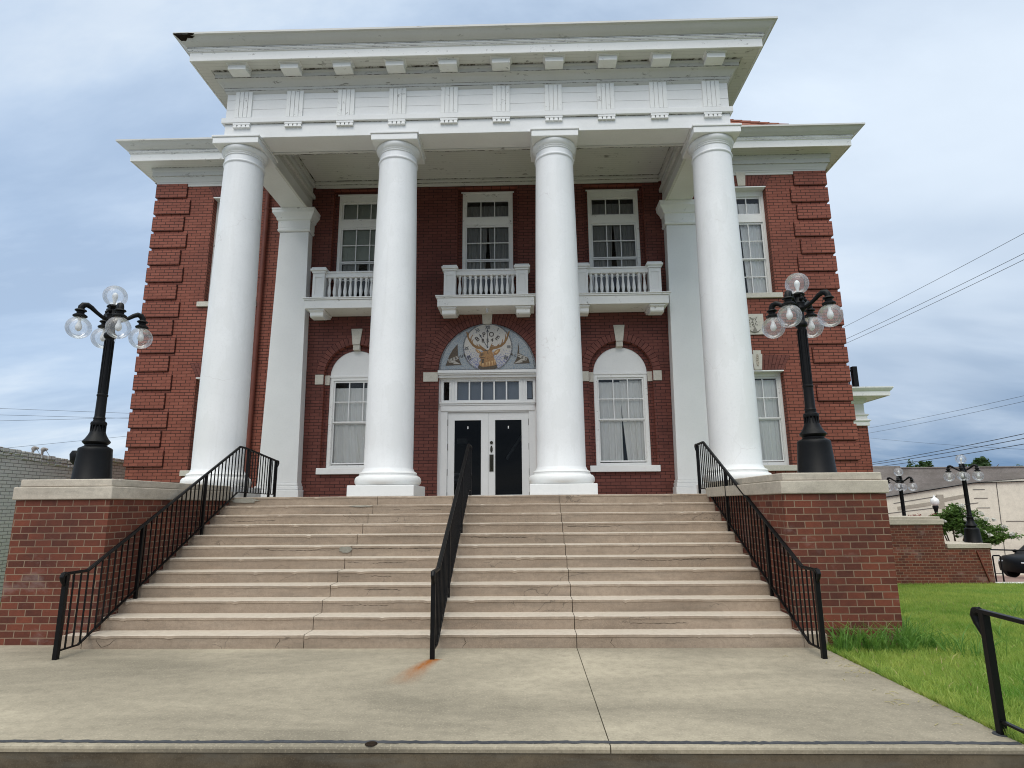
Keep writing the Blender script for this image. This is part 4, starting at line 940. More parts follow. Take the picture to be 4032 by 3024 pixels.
# faint stair rail and pale cards in the dark hall
m = MB(); m.bar((-0.55, YG+1.6, 2.85), (0.2, YG+2.6, 4.1), 0.06, 0.06); m.box(-2.1, -1.55, YG+2.2, YG+2.25, 2.45, 2.52); m.box(-2.0, -1.7, YG+2.4, YG+2.42, 3.35, 3.5); m.box(-2.1, -1.6, YG+1.9, YG+2.3, 2.3, 2.34)
part(m, 'hall_furnishing', 'bulb')
ring(CX, 4.905, 1.218, 1.60, 44, YW-0.006, D, a0=0.04, a1=PI-0.04, rz=DRZ/DRX, rings=2)
key_stone(D, CX, 6.10, 6.42, 0.108, 0.132, YW-0.006, 0.045)
for s_ in (-1, 1):
    m = MB(); a, b = sorted((CX+s_*1.222, CX+s_*1.585)); m.box(a, b, YW-0.035, YW+0.1, 4.635, 4.87); m.build('springer', 'limestone', D, bevel=0.004)

# ------------------------------------------------------------------ mosaic over the door
def px(x, y): return (CX+(x-1070)*0.001284, 4.905+(1030-y)*0.001338)
YM = YW+0.012
m = MB(); m.plate([(CX+1.213*math.cos(PI*k/48), 4.905+1.2*math.sin(PI*k/48)) for k in range(49)], [], YM, YM+0.1)
mo = part(m, 'mosaic_panel', 'mos_edge', label='half-round mosaic of an elk head in front of a clock dial')
m = MB(); m.plate([(CX+1.155*math.cos(PI*k/48), 4.94+1.125*math.sin(PI*k/48)) for k in range(49)], [], YM-0.004, YM+0.02); m.build('blue_field', 'mos_blue', mo)
dc = px(1078, 588)
m = MB()
def disc(r, y0, y1, cut=4.925):
    pl = []
    for k in range(72):
        a = 2*PI*k/72; x, z = dc[0]+r*math.cos(a), dc[1]+r*math.sin(a)*1.01; pl.append((x, max(z, cut)))
    m.plate(pl, [], y0, y1)
disc(0.625, YM-0.008, YM+0.01); m.build('dial_border', 'mos_edge', mo); m = MB(); disc(0.590, YM-0.012, YM+0.01); m.build('dial', 'mos_dial', mo)
def polypx(mb, pts, y0, y1=None): mb.plate([px(*p) for p in pts], [], y0, y1 or y0+0.012); return mb
Y1_, Y2_, Y3_ = YM-0.016, YM-0.022, YM-0.028
m = MB()
polypx(m, [(490, 515), (500, 740), (530, 830), (575, 920), (258, 930), (290, 850), (330, 740), (400, 620)], YM-0.009)
m.build('corner_triangle', 'mos_dark', mo); m = MB()
polypx(m, [(1668, 497), (1690, 600), (1690, 710), (1860, 790), (1895, 905), (1580, 910), (1640, 800), (1662, 650)], YM-0.009)
m.build('corner_triangle', 'mos_dark', mo)
m = MB()
polypx(m, [(300, 812), (500, 742), (515, 800), (430, 838), (560, 905), (400, 900), (440, 872), (330, 870)], YM-0.013)
m.build('ribbon', 'mos_cream', mo); m = MB()
polypx(m, [(1855, 785), (1660, 715), (1650, 775), (1735, 812), (1585, 905), (1760, 880), (1730, 850), (1825, 850)], YM-0.013)
m.build('ribbon', 'mos_cream', mo)
# antlers
m = MB()
def beam(pts, w0, w1):
    P3 = []; n = len(pts)
    for i in range(n-1):
        (xa, ya), (xb, yb) = pts[i], pts[i+1]; wa = w0+(w1-w0)*i/(n-1); wb = w0+(w1-w0)*(i+1)/(n-1)
        L = math.hypot(xb-xa, yb-ya); nx_, ny_ = -(yb-ya)/L, (xb-xa)/L
        polypx(m, [(xa+nx_*wa, ya+ny_*wa), (xb+nx_*wb, yb+ny_*wb), (xb-nx_*wb, yb-ny_*wb), (xa-nx_*wa, ya-ny_*wa)], Y1_+0.0006*i-0.0001*len(m.f) % 0.002)
        if i: polypx(m, [(xa+wa*math.cos(q), ya+wa*math.sin(q)) for q in [2*PI*t/10 for t in range(10)]], Y1_-0.0007)
beam([(1040, 665), (960, 600), (870, 590), (800, 545), (740, 470), (700, 400), (682, 340), (668, 282)], 30, 12)
beam([(885, 590), (865, 515)], 16, 5); beam([(975, 605), (905, 528)], 20, 5); beam([(800, 545), (772, 480), (797, 430)], 15, 5); beam([(745, 480), (752, 400), (790, 338)], 14, 5); beam([(692, 370), (718, 280)], 11, 4)
beam([(1105, 665), (1180, 598), (1260, 590), (1340, 558), (1400, 510), (1450, 430), (1474, 350), (1500, 282)], 30, 12)
beam([(1125, 620), (1165, 510)], 18, 5); beam([(1150, 560), (1195, 555)], 12, 5); beam([(1245, 595), (1306, 520)], 16, 5); beam([(1345, 550), (1362, 490), (1370, 435)], 15, 5); beam([(1410, 490), (1428, 400), (1420, 338)], 14, 5); beam([(1470, 370), (1440, 298)], 11, 4)
m.build('antlers', 'mos_antler', mo)
m = MB()
polypx(m, [(832, 618), (900, 636), (960, 690), (935, 712), (872, 682)], Y1_); polypx(m, [(1328, 620), (1250, 634), (1186, 690), (1195, 742), (1262, 728), (1312, 670)], Y1_)
polypx(m, [(950, 800), (1185, 745), (1215, 830), (1250, 905), (1235, 930), (1150, 950), (980, 965), (915, 930), (935, 860)], Y2_)
polypx(m, [(960, 690), (1040, 650), (1120, 642), (1170, 678), (1195, 745), (1150, 785), (1080, 800), (1010, 812), (930, 800), (912, 762), (922, 715)], Y3_)
m.build('elk_head', 'mos_tan', mo)
m = MB()
polypx(m, [(905, 925), (980, 962), (1010, 940), (1060, 955), (1110, 930), (1180, 925), (1245, 905), (1270, 985), (1200, 1012), (1080, 1020), (950, 1012), (885, 985)], YM-0.019)
polypx(m, [(960, 812), (1005, 815), (1000, 900), (960, 905)], YM-0.030)
polypx(m, [(915, 715), (980, 705), (1020, 722), (960, 732)], YM-0.031); polypx(m, [(935, 740), (985, 735), (975, 752), (940, 754)], YM-0.031); polypx(m, [(920, 770), (1010, 775), (1040, 785), (940, 790)], YM-0.031)
polypx(m, [(1000, 655), (1040, 640), (1090, 650), (1060, 668)], YM-0.031); polypx(m, [(1070, 680), (1082, 660), (1095, 720), (1080, 725)], YM-0.031)
m.build('elk_shading', 'mos_dark', mo)
m = MB()
for (a, b) in ((930, 945), (985, 975), (1060, 960), (1110, 945), (1165, 930), (1215, 915)): polypx(m, [(a-16, b-80), (a+16, b-80), (a+4, b+10)], YM-0.0315)
polypx(m, [(870, 640), (905, 650), (925, 690), (890, 675)], YM-0.020); polypx(m, [(1290, 645), (1250, 655), (1210, 700), (1260, 700)], YM-0.020)
m.build('elk_highlight', plain('mosaic_buff', (0.55, 0.36, 0.17), 0.5), mo)
m = MB()
for xt, yt, xb, yb, hw_ in ((1075, 232, 1075, 585, 5), (915, 332, 1072, 588, 6)):
    d_ = Vector((xt-xb, yt-yb)); d_.normalize(); nn = Vector((-d_.y, d_.x))
    polypx(m, [(xb+nn.x*hw_, yb+nn.y*hw_), (xt+nn.x*hw_, yt+nn.y*hw_), (xt-nn.x*hw_, yt-nn.y*hw_), (xb-nn.x*hw_, yb-nn.y*hw_)], YM-0.0145)
    q = Vector((xt, yt))-d_*70; polypx(m, [(xt, yt), (q.x+nn.x*30, q.y+nn.y*30), (q.x+d_.x*26, q.y+d_.y*26), (q.x-nn.x*30, q.y-nn.y*30)], YM-0.0150)
polypx(m, [(1075+16*math.cos(2*PI*t/12), 588+16*math.sin(2*PI*t/12)) for t in range(12)], YM-0.0155)
m.build('clock_hands', 'ink', mo)
def text(s, at, size, rot, mat, y, sx=1.0, name='lettering', bold=0.0):
    cu = bpy.data.curves.new('t', 'FONT'); cu.body = s; cu.size = size; cu.align_x = 'CENTER'; cu.align_y = 'CENTER'; cu.extrude = 0.002; cu.offset = bold
    o = bpy.data.objects.new('t', cu); COL.objects.link(o); bpy.context.view_layer.update()
    me = bpy.data.meshes.new_from_object(o.evaluated_get(bpy.context.evaluated_depsgraph_get()))
    bpy.data.objects.remove(o); c, sn = math.cos(rot), math.sin(rot); X, Z = px(*at); mb = MB()
    vs = [(X+(v.co.x*sx*c-v.co.y*sn), y-v.co.z, Z+(v.co.x*sx*sn+v.co.y*c)) for v in me.vertices]
    mb.add(vs, [tuple(p.vertices) for p in me.polygons]); return mb.build(name, mat, mo)
r_ = math.radians; YT = YM-0.0165
for s, at, sz, ro in (('B', (875, 428), 0.165, 38), ('P', (1006, 348), 0.165, 12), ('O', (1150, 343), 0.165, -12), ('E', (1265, 412), 0.165, -38), ('8', (986, 462), 0.135, 10), ('5', (1075, 462), 0.135, 0), ('4', (1164, 450), 0.135, -10)): text(s, at, sz, r_(ro), 'inkb', YM-0.0175, bold=0.0025)
for s, at, ro, sz in (('XII', (1080, 205), 0, 0.13), ('XI', (878, 258), 28, 0.13), ('I', (1276, 252), -28, 0.13), ('IX', (672, 602), 90, 0.13), ('III', (1484, 584), -90, 0.13), ('VIII', (726, 788), 118, 0.125), ('IIII', (1428, 786), -118, 0.125)): text(s, at, sz, r_(ro), 'ink', YT, 0.8, 'numeral', 0.002)
for s, x0_, y0_, x1_, y1_ in (('CERVUS', 345, 828, 630, 735), ('ALCES', 1545, 730, 1815, 812)):
    for i, ch in enumerate(s):
        t_ = i/(len(s)-1); text(ch, (x0_+(x1_-x0_)*t_, y0_+(y1_-y0_)*t_), 0.092, math.atan2(y0_-y1_, x1_-x0_), 'inkb', YT, bold=0.002)

# ------------------------------------------------------------------ balconies
def balcony(cx):
    m = MB(); yo = YW-0.68
    m.box(cx-1.175, cx+1.175, yo, YW-0.008, 6.355, 6.565); m.box(cx-1.205, cx+1.205, yo-0.03, YW-0.008, 6.568, 6.60); m.box(cx-1.225, cx+1.225, yo-0.05, YW-0.008, 6.603, 6.63)
    b = part(m, 'balcony', 'white_old', bevel=0.006)
    for s_ in (-1, 1):
        xb = cx+s_*0.905
        m = MB(); prof = [(-0.006, 6.352), (-0.62, 6.352), (-0.62, 6.30), (-0.59, 6.285), (-0.585, 6.20), (-0.55, 6.17), (-0.30, 6.17), (-0.2, 6.22), (-0.006, 6.27)]; k = len(prof)
        m.add([(xb-0.165, YW+y, z) for y, z in prof]+[(xb+0.165, YW+y, z) for y, z in prof], [(i, (i+1) % k, (i+1) % k+k, i+k) for i in range(k)]+[tuple(range(k-1, -1, -1)), tuple(range(k, 2*k))])
        m.box(xb-0.19, xb+0.19, YW-0.64, YW-0.008, 6.315, 6.350); m.build('bracket', 'white_old', b, bevel=0.005)
        xp = cx+s_*0.885; yp = YW-0.49
        m = MB(); m.box(xp-0.14, xp+0.14, yp-0.14, yp+0.14, 6.63, 7.28)
        m.plate(rect(xp-0.143, xp+0.143, 6.64, 7.25), [rect(xp-0.085, xp+0.085, 6.74, 7.17)], yp-0.152, yp-0.139)
        m.box(xp-0.165, xp+0.165, yp-0.165, yp+0.165, 7.283, 7.33); m.box(xp-0.20, xp+0.20, yp-0.20, yp+0.20, 7.333, 7.385); m.box(xp-0.175, xp+0.175, yp-0.175, yp+0.175, 7.388, 7.425)
        m.build('post', 'white', b, bevel=0.006)
        # side rails back to the wall
        m = MB(); m.box(xp-0.055, xp+0.055, yp+0.16, YW-0.009, 7.20, 7.325); m.box(xp-0.05, xp+0.05, yp+0.16, YW-0.009, 6.63, 6.67); m.build('side_rail', 'white', b, bevel=0.006)
    yp = YW-0.49
    m = MB(); m.box(cx-0.742, cx+0.742, yp-0.07, yp+0.07, 7.19, 7.30); m.box(cx-0.742, cx+0.742, yp-0.085, yp+0.085, 7.303, 7.345); m.build('top_rail', 'white', b, bevel=0.008)
    m = MB(); m.box(cx-0.742, cx+0.742, yp-0.05, yp+0.05, 6.632, 6.662); m.build('bottom_rail', 'white', b)
    for i in range(11):
        xq = cx-0.655+0.131*i
        m = MB(); m.lathe([(0.036, 6.662), (0.036, 6.70), (0.026, 6.715), (0.033, 6.74), (0.043, 6.80), (0.045, 6.84), (0.036, 6.92), (0.024, 7.02), (0.021, 7.08), (0.033, 7.10), (0.024, 7.115), (0.036, 7.14), (0.036, 7.19)], (xq, yp, 0), 12); m.build('baluster', 'white', b, smooth=40)
    return b
bx = []
for x in (-4.20, -0.96, 2.27): bx.append(balcony(x))
m = MB(); m.lathe([(0.02, 6.26), (0.03, 6.30), (0.045, 6.345), (0.05, 6.356)], (CX+0.03, YW-0.45, 0), 14); m.build('spotlight', 'chrome', bx[1], smooth=50)

# ------------------------------------------------------------------ side porch of the building (right)
m = MB(); m.box(X1+0.002, 9.80, 10.0, 17.0, -1.3, 3.79); part(m, 'side_porch', 'brick')
m = MB(); m.sweep([(X1+0.004, 10.0), (9.76, 10.0), (9.76, 17.0)], [(0.0, 3.79), (0.07, 3.79), (0.07, 3.90), (0.11, 3.93), (0.10, 3.95), (0.04, 3.99), (0.04, 4.06), (0.085, 4.10), (0.05, 4.13), (0.0, 4.14), (0.0, 4.43), (0.04, 4.46), (0.06, 4.56), (0.47, 4.60), (0.48, 4.585), (0.50, 4.585), (0.50, 4.71), (0.53, 4.73), (0.575, 4.80), (0.575, 4.83), (0.0, 4.86)])
part(m, 'porch_cornice', 'white_old', smooth=25)
m = MB(); m.box(9.60, 9.735, 10.05, 10.19, 4.845, 5.56); part(m, 'porch_railing_post', 'black', bevel=0.005)
m = MB(); m.bar((X1, 10.12, 5.44), (9.598, 10.12, 5.44), 0.05, 0.05, (0, 1, 0)); m.bar((X1, 10.12, 4.95), (9.598, 10.12, 4.95), 0.04, 0.04, (0, 1, 0))
for q in range(16): xq = 9.5-0.11*q; m.box(xq-0.01, xq+0.01, 10.11, 10.13, 4.95, 5.44)
part(m, 'porch_railing', 'black')

# ------------------------------------------------------------------ handrails on the steps
def railing(X, label, far):
    """far: list of (y, z) after the top of the flight"""
    r = thing('stair_railing', label, 'railing', (X, -0.5, 0), 'black iron railings on the steps')
    top = [(-0.50, 0.905), (-0.17, 0.905), (3.38, 2.705)]+far
    m = MB()
    for (ya, za), (yb, zb) in zip(top[:-1], top[1:]):
        m.bar((X, ya, za), (X, yb, zb), 0.052, 0.022, (1, 0, 0)); m.bar((X, ya, za+0.014), (X, yb, zb+0.014), 0.034, 0.014, (1, 0, 0))
    for (ya, za) in top[1:-1]: m.tube([(X-0.026, ya, za), (X+0.026, ya, za)], 0.013, 10)
    for e, sg in ((top[0], -1), (top[-1], 1)):   # curled ends
        y, z = e
        m.tube([(X, y, z+0.004), (X, y+sg*0.04, z), (X, y+sg*0.055, z-0.03), (X, y+sg*0.045, z-0.065), (X, y+sg*0.022, z-0.105), (X, y+sg*0.008, z-0.13)], [0.026, 0.028, 0.026, 0.022, 0.016, 0.012], 10)
    m.build('top_rail', 'iron', r, bevel=0.006)
    off = 0.80 if False else None
    bot = [(-0.46, 0.085), (-0.17, 0.085), (3.42, 1.895), (3.70 if far[-1][0] < 4.5 else 3.70, 1.895 if far[-1][0] < 4.5 else 1.89)]
    if far[-1][0] > 4.5: bot[-1] = (far[-1][0]-0.1, 1.88)
    m = MB()
    for (ya, za), (yb, zb) in zip(bot[:-1], bot[1:]): m.bar((X, ya, za), (X, yb, zb), 0.03, 0.014, (1, 0, 0))
    m.build('bottom_rail', 'iron', r)
    def zt(y):
        for (ya, za), (yb, zb) in zip(top[:-1], top[1:]):
            if ya <= y <= yb+1e-6: return za+(zb-za)*(y-ya)/(yb-ya)
        return top[-1][1]
    def zb_(y):
        for (ya, za), (yb, zb) in zip(bot[:-1], bot[1:]):
            if ya <= y <= yb+1e-6: return za+(zb-za)*(y-ya)/(yb-ya)
        return bot[-1][1] if y > 0 else bot[0][1]
    m = MB(); m.box(X-0.025, X+0.025, -0.515, -0.465, -0.01, 0.895); m.build('newel_post', 'iron', r, bevel=0.003)
    posts = [(0.80, 3*H), (2.31, 8*H)]+[(far[-1][0]-0.02, PORCH)]+([(far[-1][0]-0.32, PORCH), (3.72, PORCH)] if far[-1][0] > 4.5 else [])
    for y, z0 in posts:
        m = MB(); m.box(X-0.02, X+0.02, y-0.02, y+0.02, z0-0.004, zt(y)-0.008); m.build('post', 'iron', r, bevel=0.003)
    y = -0.37; yend = far[-1][0]-0.06
    while y < yend:
        if all(abs(y-p) > 0.05 for p, _ in posts):
            m = MB(); m.box(X-0.0075, X+0.0075, y-0.0075, y+0.0075, zb_(y), zt(y)-0.006); m.build('baluster', 'iron', r)
        y += 0.113
    return r
railing(-5.225, 'black iron railing along the left pier, turning back across the porch', [(3.60, 2.70), (5.05, 2.56)])
railing(-1.058, 'black iron railing in the middle of the steps', [(3.82, 2.705)])
railing(3.146, 'black iron railing along the right pier with weeds', [(3.82, 2.70)])
# railing of the lower steps, front right
r = thing('step_railing', 'black handrail with two bars at the right front edge of the landing', 'handrail', (3.365, -2.65, 0))
m = MB(); X = 3.365
m.box(X-0.026, X+0.026, -2.682, -2.63, -0.01, 0.83); m.build('post', 'iron', r, bevel=0.004)
m = MB()
for a, b in (((X, -2.60, 0.832), (X, -3.3, 0.822)), ((X, -3.3, 0.822), (X, -4.4, 0.25))): m.bar(a, b, 0.05, 0.03, (1, 0, 0))
m.tube([(X, -2.62, 0.836), (X, -2.575, 0.825), (X, -2.56, 0.79), (X, -2.575, 0.74), (X, -2.61, 0.68), (X, -2.63, 0.64)], [0.026, 0.032, 0.032, 0.026, 0.018, 0.012], 10); m.build('top_rail', 'iron', r, bevel=0.006)
m = MB(); m.bar((X, -2.66, 0.092), (X, -3.3, 0.085), 0.03, 0.018, (1, 0, 0)); m.bar((X, -3.3, 0.085), (X, -4.4, -0.10), 0.03, 0.018, (1, 0, 0)); m.build('bottom_rail', 'iron', r)
m = MB(); m.box(X-0.025, X+0.025, -4.42, -4.37, -0.17, 0.27); m.build('post', 'iron', r, bevel=0.004)
m = MB(); m.lathe([(0.052, 0.001), (0.05, 0.005)], (X-0.01, -2.655, 0), 16); m.build('foot_plate', 'tar', r)

# ------------------------------------------------------------------ street lamps with five globes
def make_lamp(label, group):
    L = thing('street_lamp', label, 'street lamp', (0, 0, 0), group)
    m = MB(); m.lathe([(0.243, 0.0), (0.243, 0.02), (0.236, 0.03), (0.206, 0.40), (0.206, 0.43), (0.196, 0.445), (0.165, 0.462), (0.135, 0.478), (0.135, 0.495), (0.155, 0.51), (0.17, 0.53), (0.165, 0.545), (0.14, 0.575), (0.11, 0.63), (0.088, 0.69), (0.073, 0.755)], n=28)
    b = m.build('base', 'black', L, smooth=35)
    m = MB()
    for a in range(14):
        t = 2*PI*a/14; m.obox((0.083*math.cos(t), 0.083*math.sin(t), 0.70), (math.cos(t), math.sin(t), 0), (-math.sin(t), math.cos(t), 0), (0, 0, 1), 0.012, 0.006, 0.07)
    prof = [(0.072, 0.755), (0.095, 0.765), (0.10, 0.785), (0.095, 0.81), (0.075, 0.822), (0.07, 0.85), (0.075, 0.862), (0.07, 0.875), (0.065, 0.89), (0.062, 1.17), (0.07, 1.18), (0.07, 1.20), (0.061, 1.21), (0.053, 2.0), (0.056, 2.02), (0.075, 2.035), (0.083, 2.06), (0.075, 2.09), (0.06, 2.105), (0.052, 2.13), (0.052, 2.24), (0.07, 2.26), (0.085, 2.29), (0.075, 2.34), (0.085, 2.37), (0.06, 2.42), (0.05, 2.46), (0.075, 2.475), (0.09, 2.495), (0.07, 2.52)]
    m.lathe(prof, n=24)
    for a in range(12):
        t = 2*PI*a/12; m.obox((0.0575*math.cos(t), 0.0575*math.sin(t), 1.60), (math.cos(t), math.sin(t), 0), (-math.sin(t), math.cos(t), 0), (0, 0, 1), 0.006, 0.006, 0.385)
    for a in range(4):
        t = PI/2*a; m.sphere((0.085*math.cos(t), 0.085*math.sin(t), 2.42), 0.03, 10, 8); m.sphere((0.085*math.cos(t), 0.085*math.sin(t), 2.46), 0.018, 10, 8)
    m.build('pole', 'black', L, smooth=35)
    for a in range(4):
        t = PI/4+PI/2*a; c, s = math.cos(t), math.sin(t); R = 0.385
        m = MB(); pth = [(0.04, 2.29), (0.12, 2.315), (0.20, 2.37), (0.265, 2.425), (0.315, 2.452), (0.36, 2.44), (0.383, 2.405), (0.385, 2.365)]
        m.tube([(c*q, s*q, z) for q, z in pth], [0.026, 0.026, 0.027, 0.032, 0.038, 0.042, 0.042, 0.042], 12)
        m.lathe([(0.045, 2.375), (0.068, 2.365), (0.074, 2.35), (0.05, 2.335), (0.045, 2.31), (0.07, 2.295), (0.088, 2.28), (0.088, 2.265), (0.06, 2.255)], (c*R, s*R, 0), 18)
        m.build('arm', 'black', L, smooth=45)
        m = MB(); m.sphere((c*R, s*R, 2.105), 0.157, 28, 18); gl = m.build('globe', 'globe', L, smooth=180)
        m = MB(); m.lathe([(0.018, 2.25), (0.02, 2.19), (0.04, 2.13), (0.042, 2.10), (0.03, 2.07), (0.01, 2.055)], (c*R, s*R, 0), 14); m.build('bulb', 'bulb', gl, smooth=60)
    m = MB(); m.sphere((0, 0, 2.663), 0.157, 28, 18); gl = m.build('globe', 'globe', L, smooth=180)
    m = MB(); m.lathe([(0.018, 2.52), (0.02, 2.58), (0.035, 2.64), (0.038, 2.67), (0.028, 2.70), (0.01, 2.715)], n=14); m.build('bulb', 'bulb', gl, smooth=60)
    return L
def dup(root, loc, label, rotz=0.0):
    r = root.copy(); COL.objects.link(r); r.location = loc; r.rotation_euler = (0, 0, rotz); r['label'] = label
    for ch in list(root.children):
        c = ch.copy(); COL.objects.link(c); c.parent = r
        for gch in ch.children:
            q = gch.copy(); COL.objects.link(q); q.parent = c
    return r
GL = 'black lamp posts with five glass globes'
lamp = make_lamp('near lamp with five globes on the left brick pier, against the sky', GL)
lamp.location = (-5.985, 0.75, 2.0); lamp.rotation_euler = (0, 0, 0.06)
dup(lamp, (3.838, 0.70, 2.0), 'near lamp with five globes on the right brick pier, against the red brick wing')
dup(lamp, (14.33, 12.9, 0.338), 'far lamp standing on the low end wall in front of the flowering shrub', 0.1)
dup(lamp, (14.02, 15.85, 0.08), 'far smaller lamp behind the raised brick wall, half behind the right pier', 0.1)
# floodlight behind the left lamp
f = thing('floodlight', 'small black floodlight behind the base of the left lamp', 'floodlight', (-6.355, 0.95, 2.0))
m = MB(); m.box(-6.395, -6.315, 0.92, 0.98, 2.0, 2.12); m.build('bracket', 'black', f)
m = MB(); m.lathe([(0.06, -0.09), (0.10, -0.05), (0.115, 0.05), (0.09, 0.10)], (-6.355, 0.95, 2.33), 18); m.tube([(-6.355, 0.95, 2.1), (-6.355, 0.95, 2.25)], 0.025, 8); m.build('housing', 'black', f, smooth=40)

# ------------------------------------------------------------------ far right: side stair walls, plants, street
def sidewall(y0, label, group):
    p = thing('brick_pier', label, 'wall', (12.5, y0, -1), group)
    m = MB(); m.box(10.2, 13.02, y0, y0+1.22, -1.3, 0.93); m.box(13.022, 14.38, y0+0.001, y0+1.219, -1.3, 0.20); m.build('brickwork', 'pier_brick', p)
    m = MB(); m.box(10.1, 13.06, y0-0.04, y0+1.26, 0.932, 1.10); m.box(10.1, 12.98, y0, y0+1.22, 1.103, 1.175); m.box(13.064, 14.42, y0-0.035, y0+1.255, 0.202, 0.338); m.build('cap', 'cap', p, bevel=0.012)
    return p
p = sidewall(12.3, 'stepped brick wall with stone caps beyond the lawn, carrying a lamp', 'stepped walls of the side stairs')
m = MB(); m.bar((13.95, 12.27, 0.12), (14.20, 12.27, -0.78), 0.04, 0.04); m.build('drain_pipe', 'pipe', p)
sidewall(15.2, 'second stepped brick wall, hidden behind the first beyond the lawn', 'stepped walls of the side stairs')
r = thing('pipe_rail', 'thin grey handrail running right from the stepped brick wall', 'handrail', (16.5, 12.9, -0.9))
m = MB(); m.tube([(14.2, 12.9, 0.13), (18.5, 12.9, 0.0)], 0.022, 8); m.build('rail', 'black', r); m = MB(); m.box(18.4, 18.44, 12.88, 12.92, -0.95, 0.0); m.build('post', 'black', r)
r = thing('hoop_rail', 'small black hoop rail between the stepped wall and the parked car', 'rail', (15.8, 14, -1.05))
m = MB(); m.tube([(15.66, 14, -1.1), (15.66, 14, -0.19), (15.69, 14, -0.165), (15.88, 14, -0.165), (15.91, 14, -0.19), (15.91, 14, -1.1)], 0.024, 8); m.build('hoop', 'black', r)
m = MB(); m.tube([(15.66, 14, -0.75), (15.91, 14, -0.75)], 0.012, 8); m.build('cross_bar', 'black', r)

def leaves(name, blobs, n, size, mat, parent=None, seed=0, flat=0.5, spread=1.12):
    """leaf faces spread through clump volumes"""
    r = np.random.RandomState(seed); V = []; wts = np.array([b[3]*b[4]*b[5] for b in blobs]) ; wts = wts/wts.sum()
    mb = MB()
    for k in range(n):
        b = blobs[r.choice(len(blobs), p=wts)]
        d_ = r.normal(size=3); d_ /= np.linalg.norm(d_); rad = r.uniform(0.1, 1.0)**0.5*r.uniform(0.7, spread)
        c = Vector((b[0]+d_[0]*b[3]*rad, b[1]+d_[1]*b[4]*rad, b[2]+d_[2]*b[5]*rad))
        u = Vector(r.normal(size=3)); u.z *= flat; u.normalize(); v = u.cross(Vector(r.normal(size=3))).normalized(); s_ = size*r.uniform(0.6, 1.3)
        mb.add([c-u*s_, c-v*s_*0.45, c+u*s_, c+v*s_*0.45], [(0, 1, 2, 3)])
    return mb.build(name, mat, parent)
# flowering shrub behind the far lamp
sh = thing('flowering_shrub', 'arching green shrub with white flowers behind the far lamp', 'shrub', (14.9, 14.5, -0.9))
m = MB(); tips = []
for (tx, tz, hy) in ((14.45, 1.25, 0.1), (14.75, 1.35, -0.2), (15.1, 1.45, 0.1), (15.5, 1.2, -0.2), (15.95, 1.0, 0.2), (16.35, 0.75, 0.0), (16.5, 0.5, -0.1), (15.8, 0.55, 0.15), (14.35, 0.95, 0.0), (15.3, 0.9, -0.3)):
    bx_, bz_ = 14.9+random.uniform(-0.1, 0.1), -1.1
    mid = ((bx_+tx)/2-0.12, 14.5+hy*0.5, bz_+(tz-bz_)*0.72); m.tube([(bx_, 14.5, bz_), mid, (tx, 14.5+hy, tz)], [0.03, 0.02, 0.008], 7); tips.append((tx, 14.5+hy, tz, mid))
m.build('stems', 'bark', sh)
bl = []
for tx, ty, tz, mid in tips:
    for q in range(5):
        t = 0.35+0.65*q/4; x, y, z = (mid[i]+((tx, ty, tz)[i]-mid[i])*t for i in range(3)); bl.append((x+random.uniform(-0.16, 0.16), y+random.uniform(-0.1, 0.1), z+random.uniform(-0.12, 0.08), random.uniform(0.14, 0.34), 0.22, random.uniform(0.10, 0.22)))
leaves('foliage', bl, 7500, 0.06, 'leaf', sh, 3, spread=1.35)
fl = []
for tx, ty, tz, mid in tips[2:9]:
    fl.append((tx, ty-0.30, tz+0.03, 0.09, 0.07, 0.06))
for i in range(7): fl.append((random.uniform(14.5, 16.4), 14.12, random.uniform(0.4, 1.2), 0.08, 0.06, 0.06))
tag(leaves('flowers', fl, 900, 0.04, 'petal', sh, 4, 1.0), kind='stuff')
sr = thing('red_shrub', 'low reddish shrub showing over the stone cap beside the flowering shrub', 'shrub', (15.0, 16.9, -1.2))
leaves('foliage', [(14.95+0.2*i, 16.9, 1.03+0.05*math.sin(i*2), 0.16, 0.2, 0.12) for i in range(5)]+[(15.3, 16.9, 0.4, 0.35, 0.3, 0.6)], 900, 0.05, 'leafred', sr, 6)
m = MB(); m.tube([(15.2, 16.9, -1.4), (15.25, 16.9, 0.4), (15.2, 16.9, 1.0)], [0.05, 0.035, 0.01], 7); m.build('stem', 'bark', sr)
# cream building
cb = thing('cream_building', 'long cream stucco building with a grey parapet beyond the street', 'building', (27, 30, -3))
m = MB(); m.plate([(12, -3.6), (48, -3.6), (48, 3.3), (29.94, 2.963), (26.85, 2.726), (24.3, 2.34), (21.86, 1.97), (12, 0.6)], [], 30.0, 30.3)
m.box(12, 48, 30.31, 46, -3.6, 3.2); m.build('wall', 'stucco', cb)
m = MB(); m.plate([(12, 0.62), (21.86, 1.99), (24.3, 2.36), (26.85, 2.746), (29.94, 2.983), (48, 3.32), (48, 3.655), (22.66, 3.70), (22.66, 3.78), (12, 3.80)], [], 29.96, 30.32); m.build('parapet', 'greyband', cb)
m = MB(); m.box(22.6, 48, 29.9, 30.4, 3.645, 3.70); m.build('coping', 'greyband', cb)
m = MB()
for a, b in (((12.0, 0.66), (21.86, 1.97)), ((21.86, 1.97), (26.85, 2.72)), ((26.85, 2.72), (48, 3.30))): m.bar((a[0], 29.93, a[1]), (b[0], 29.93, b[1]), 0.08, 0.05, (0, 1, 0))
m.build('flashing', 'black', cb)
m = MB()
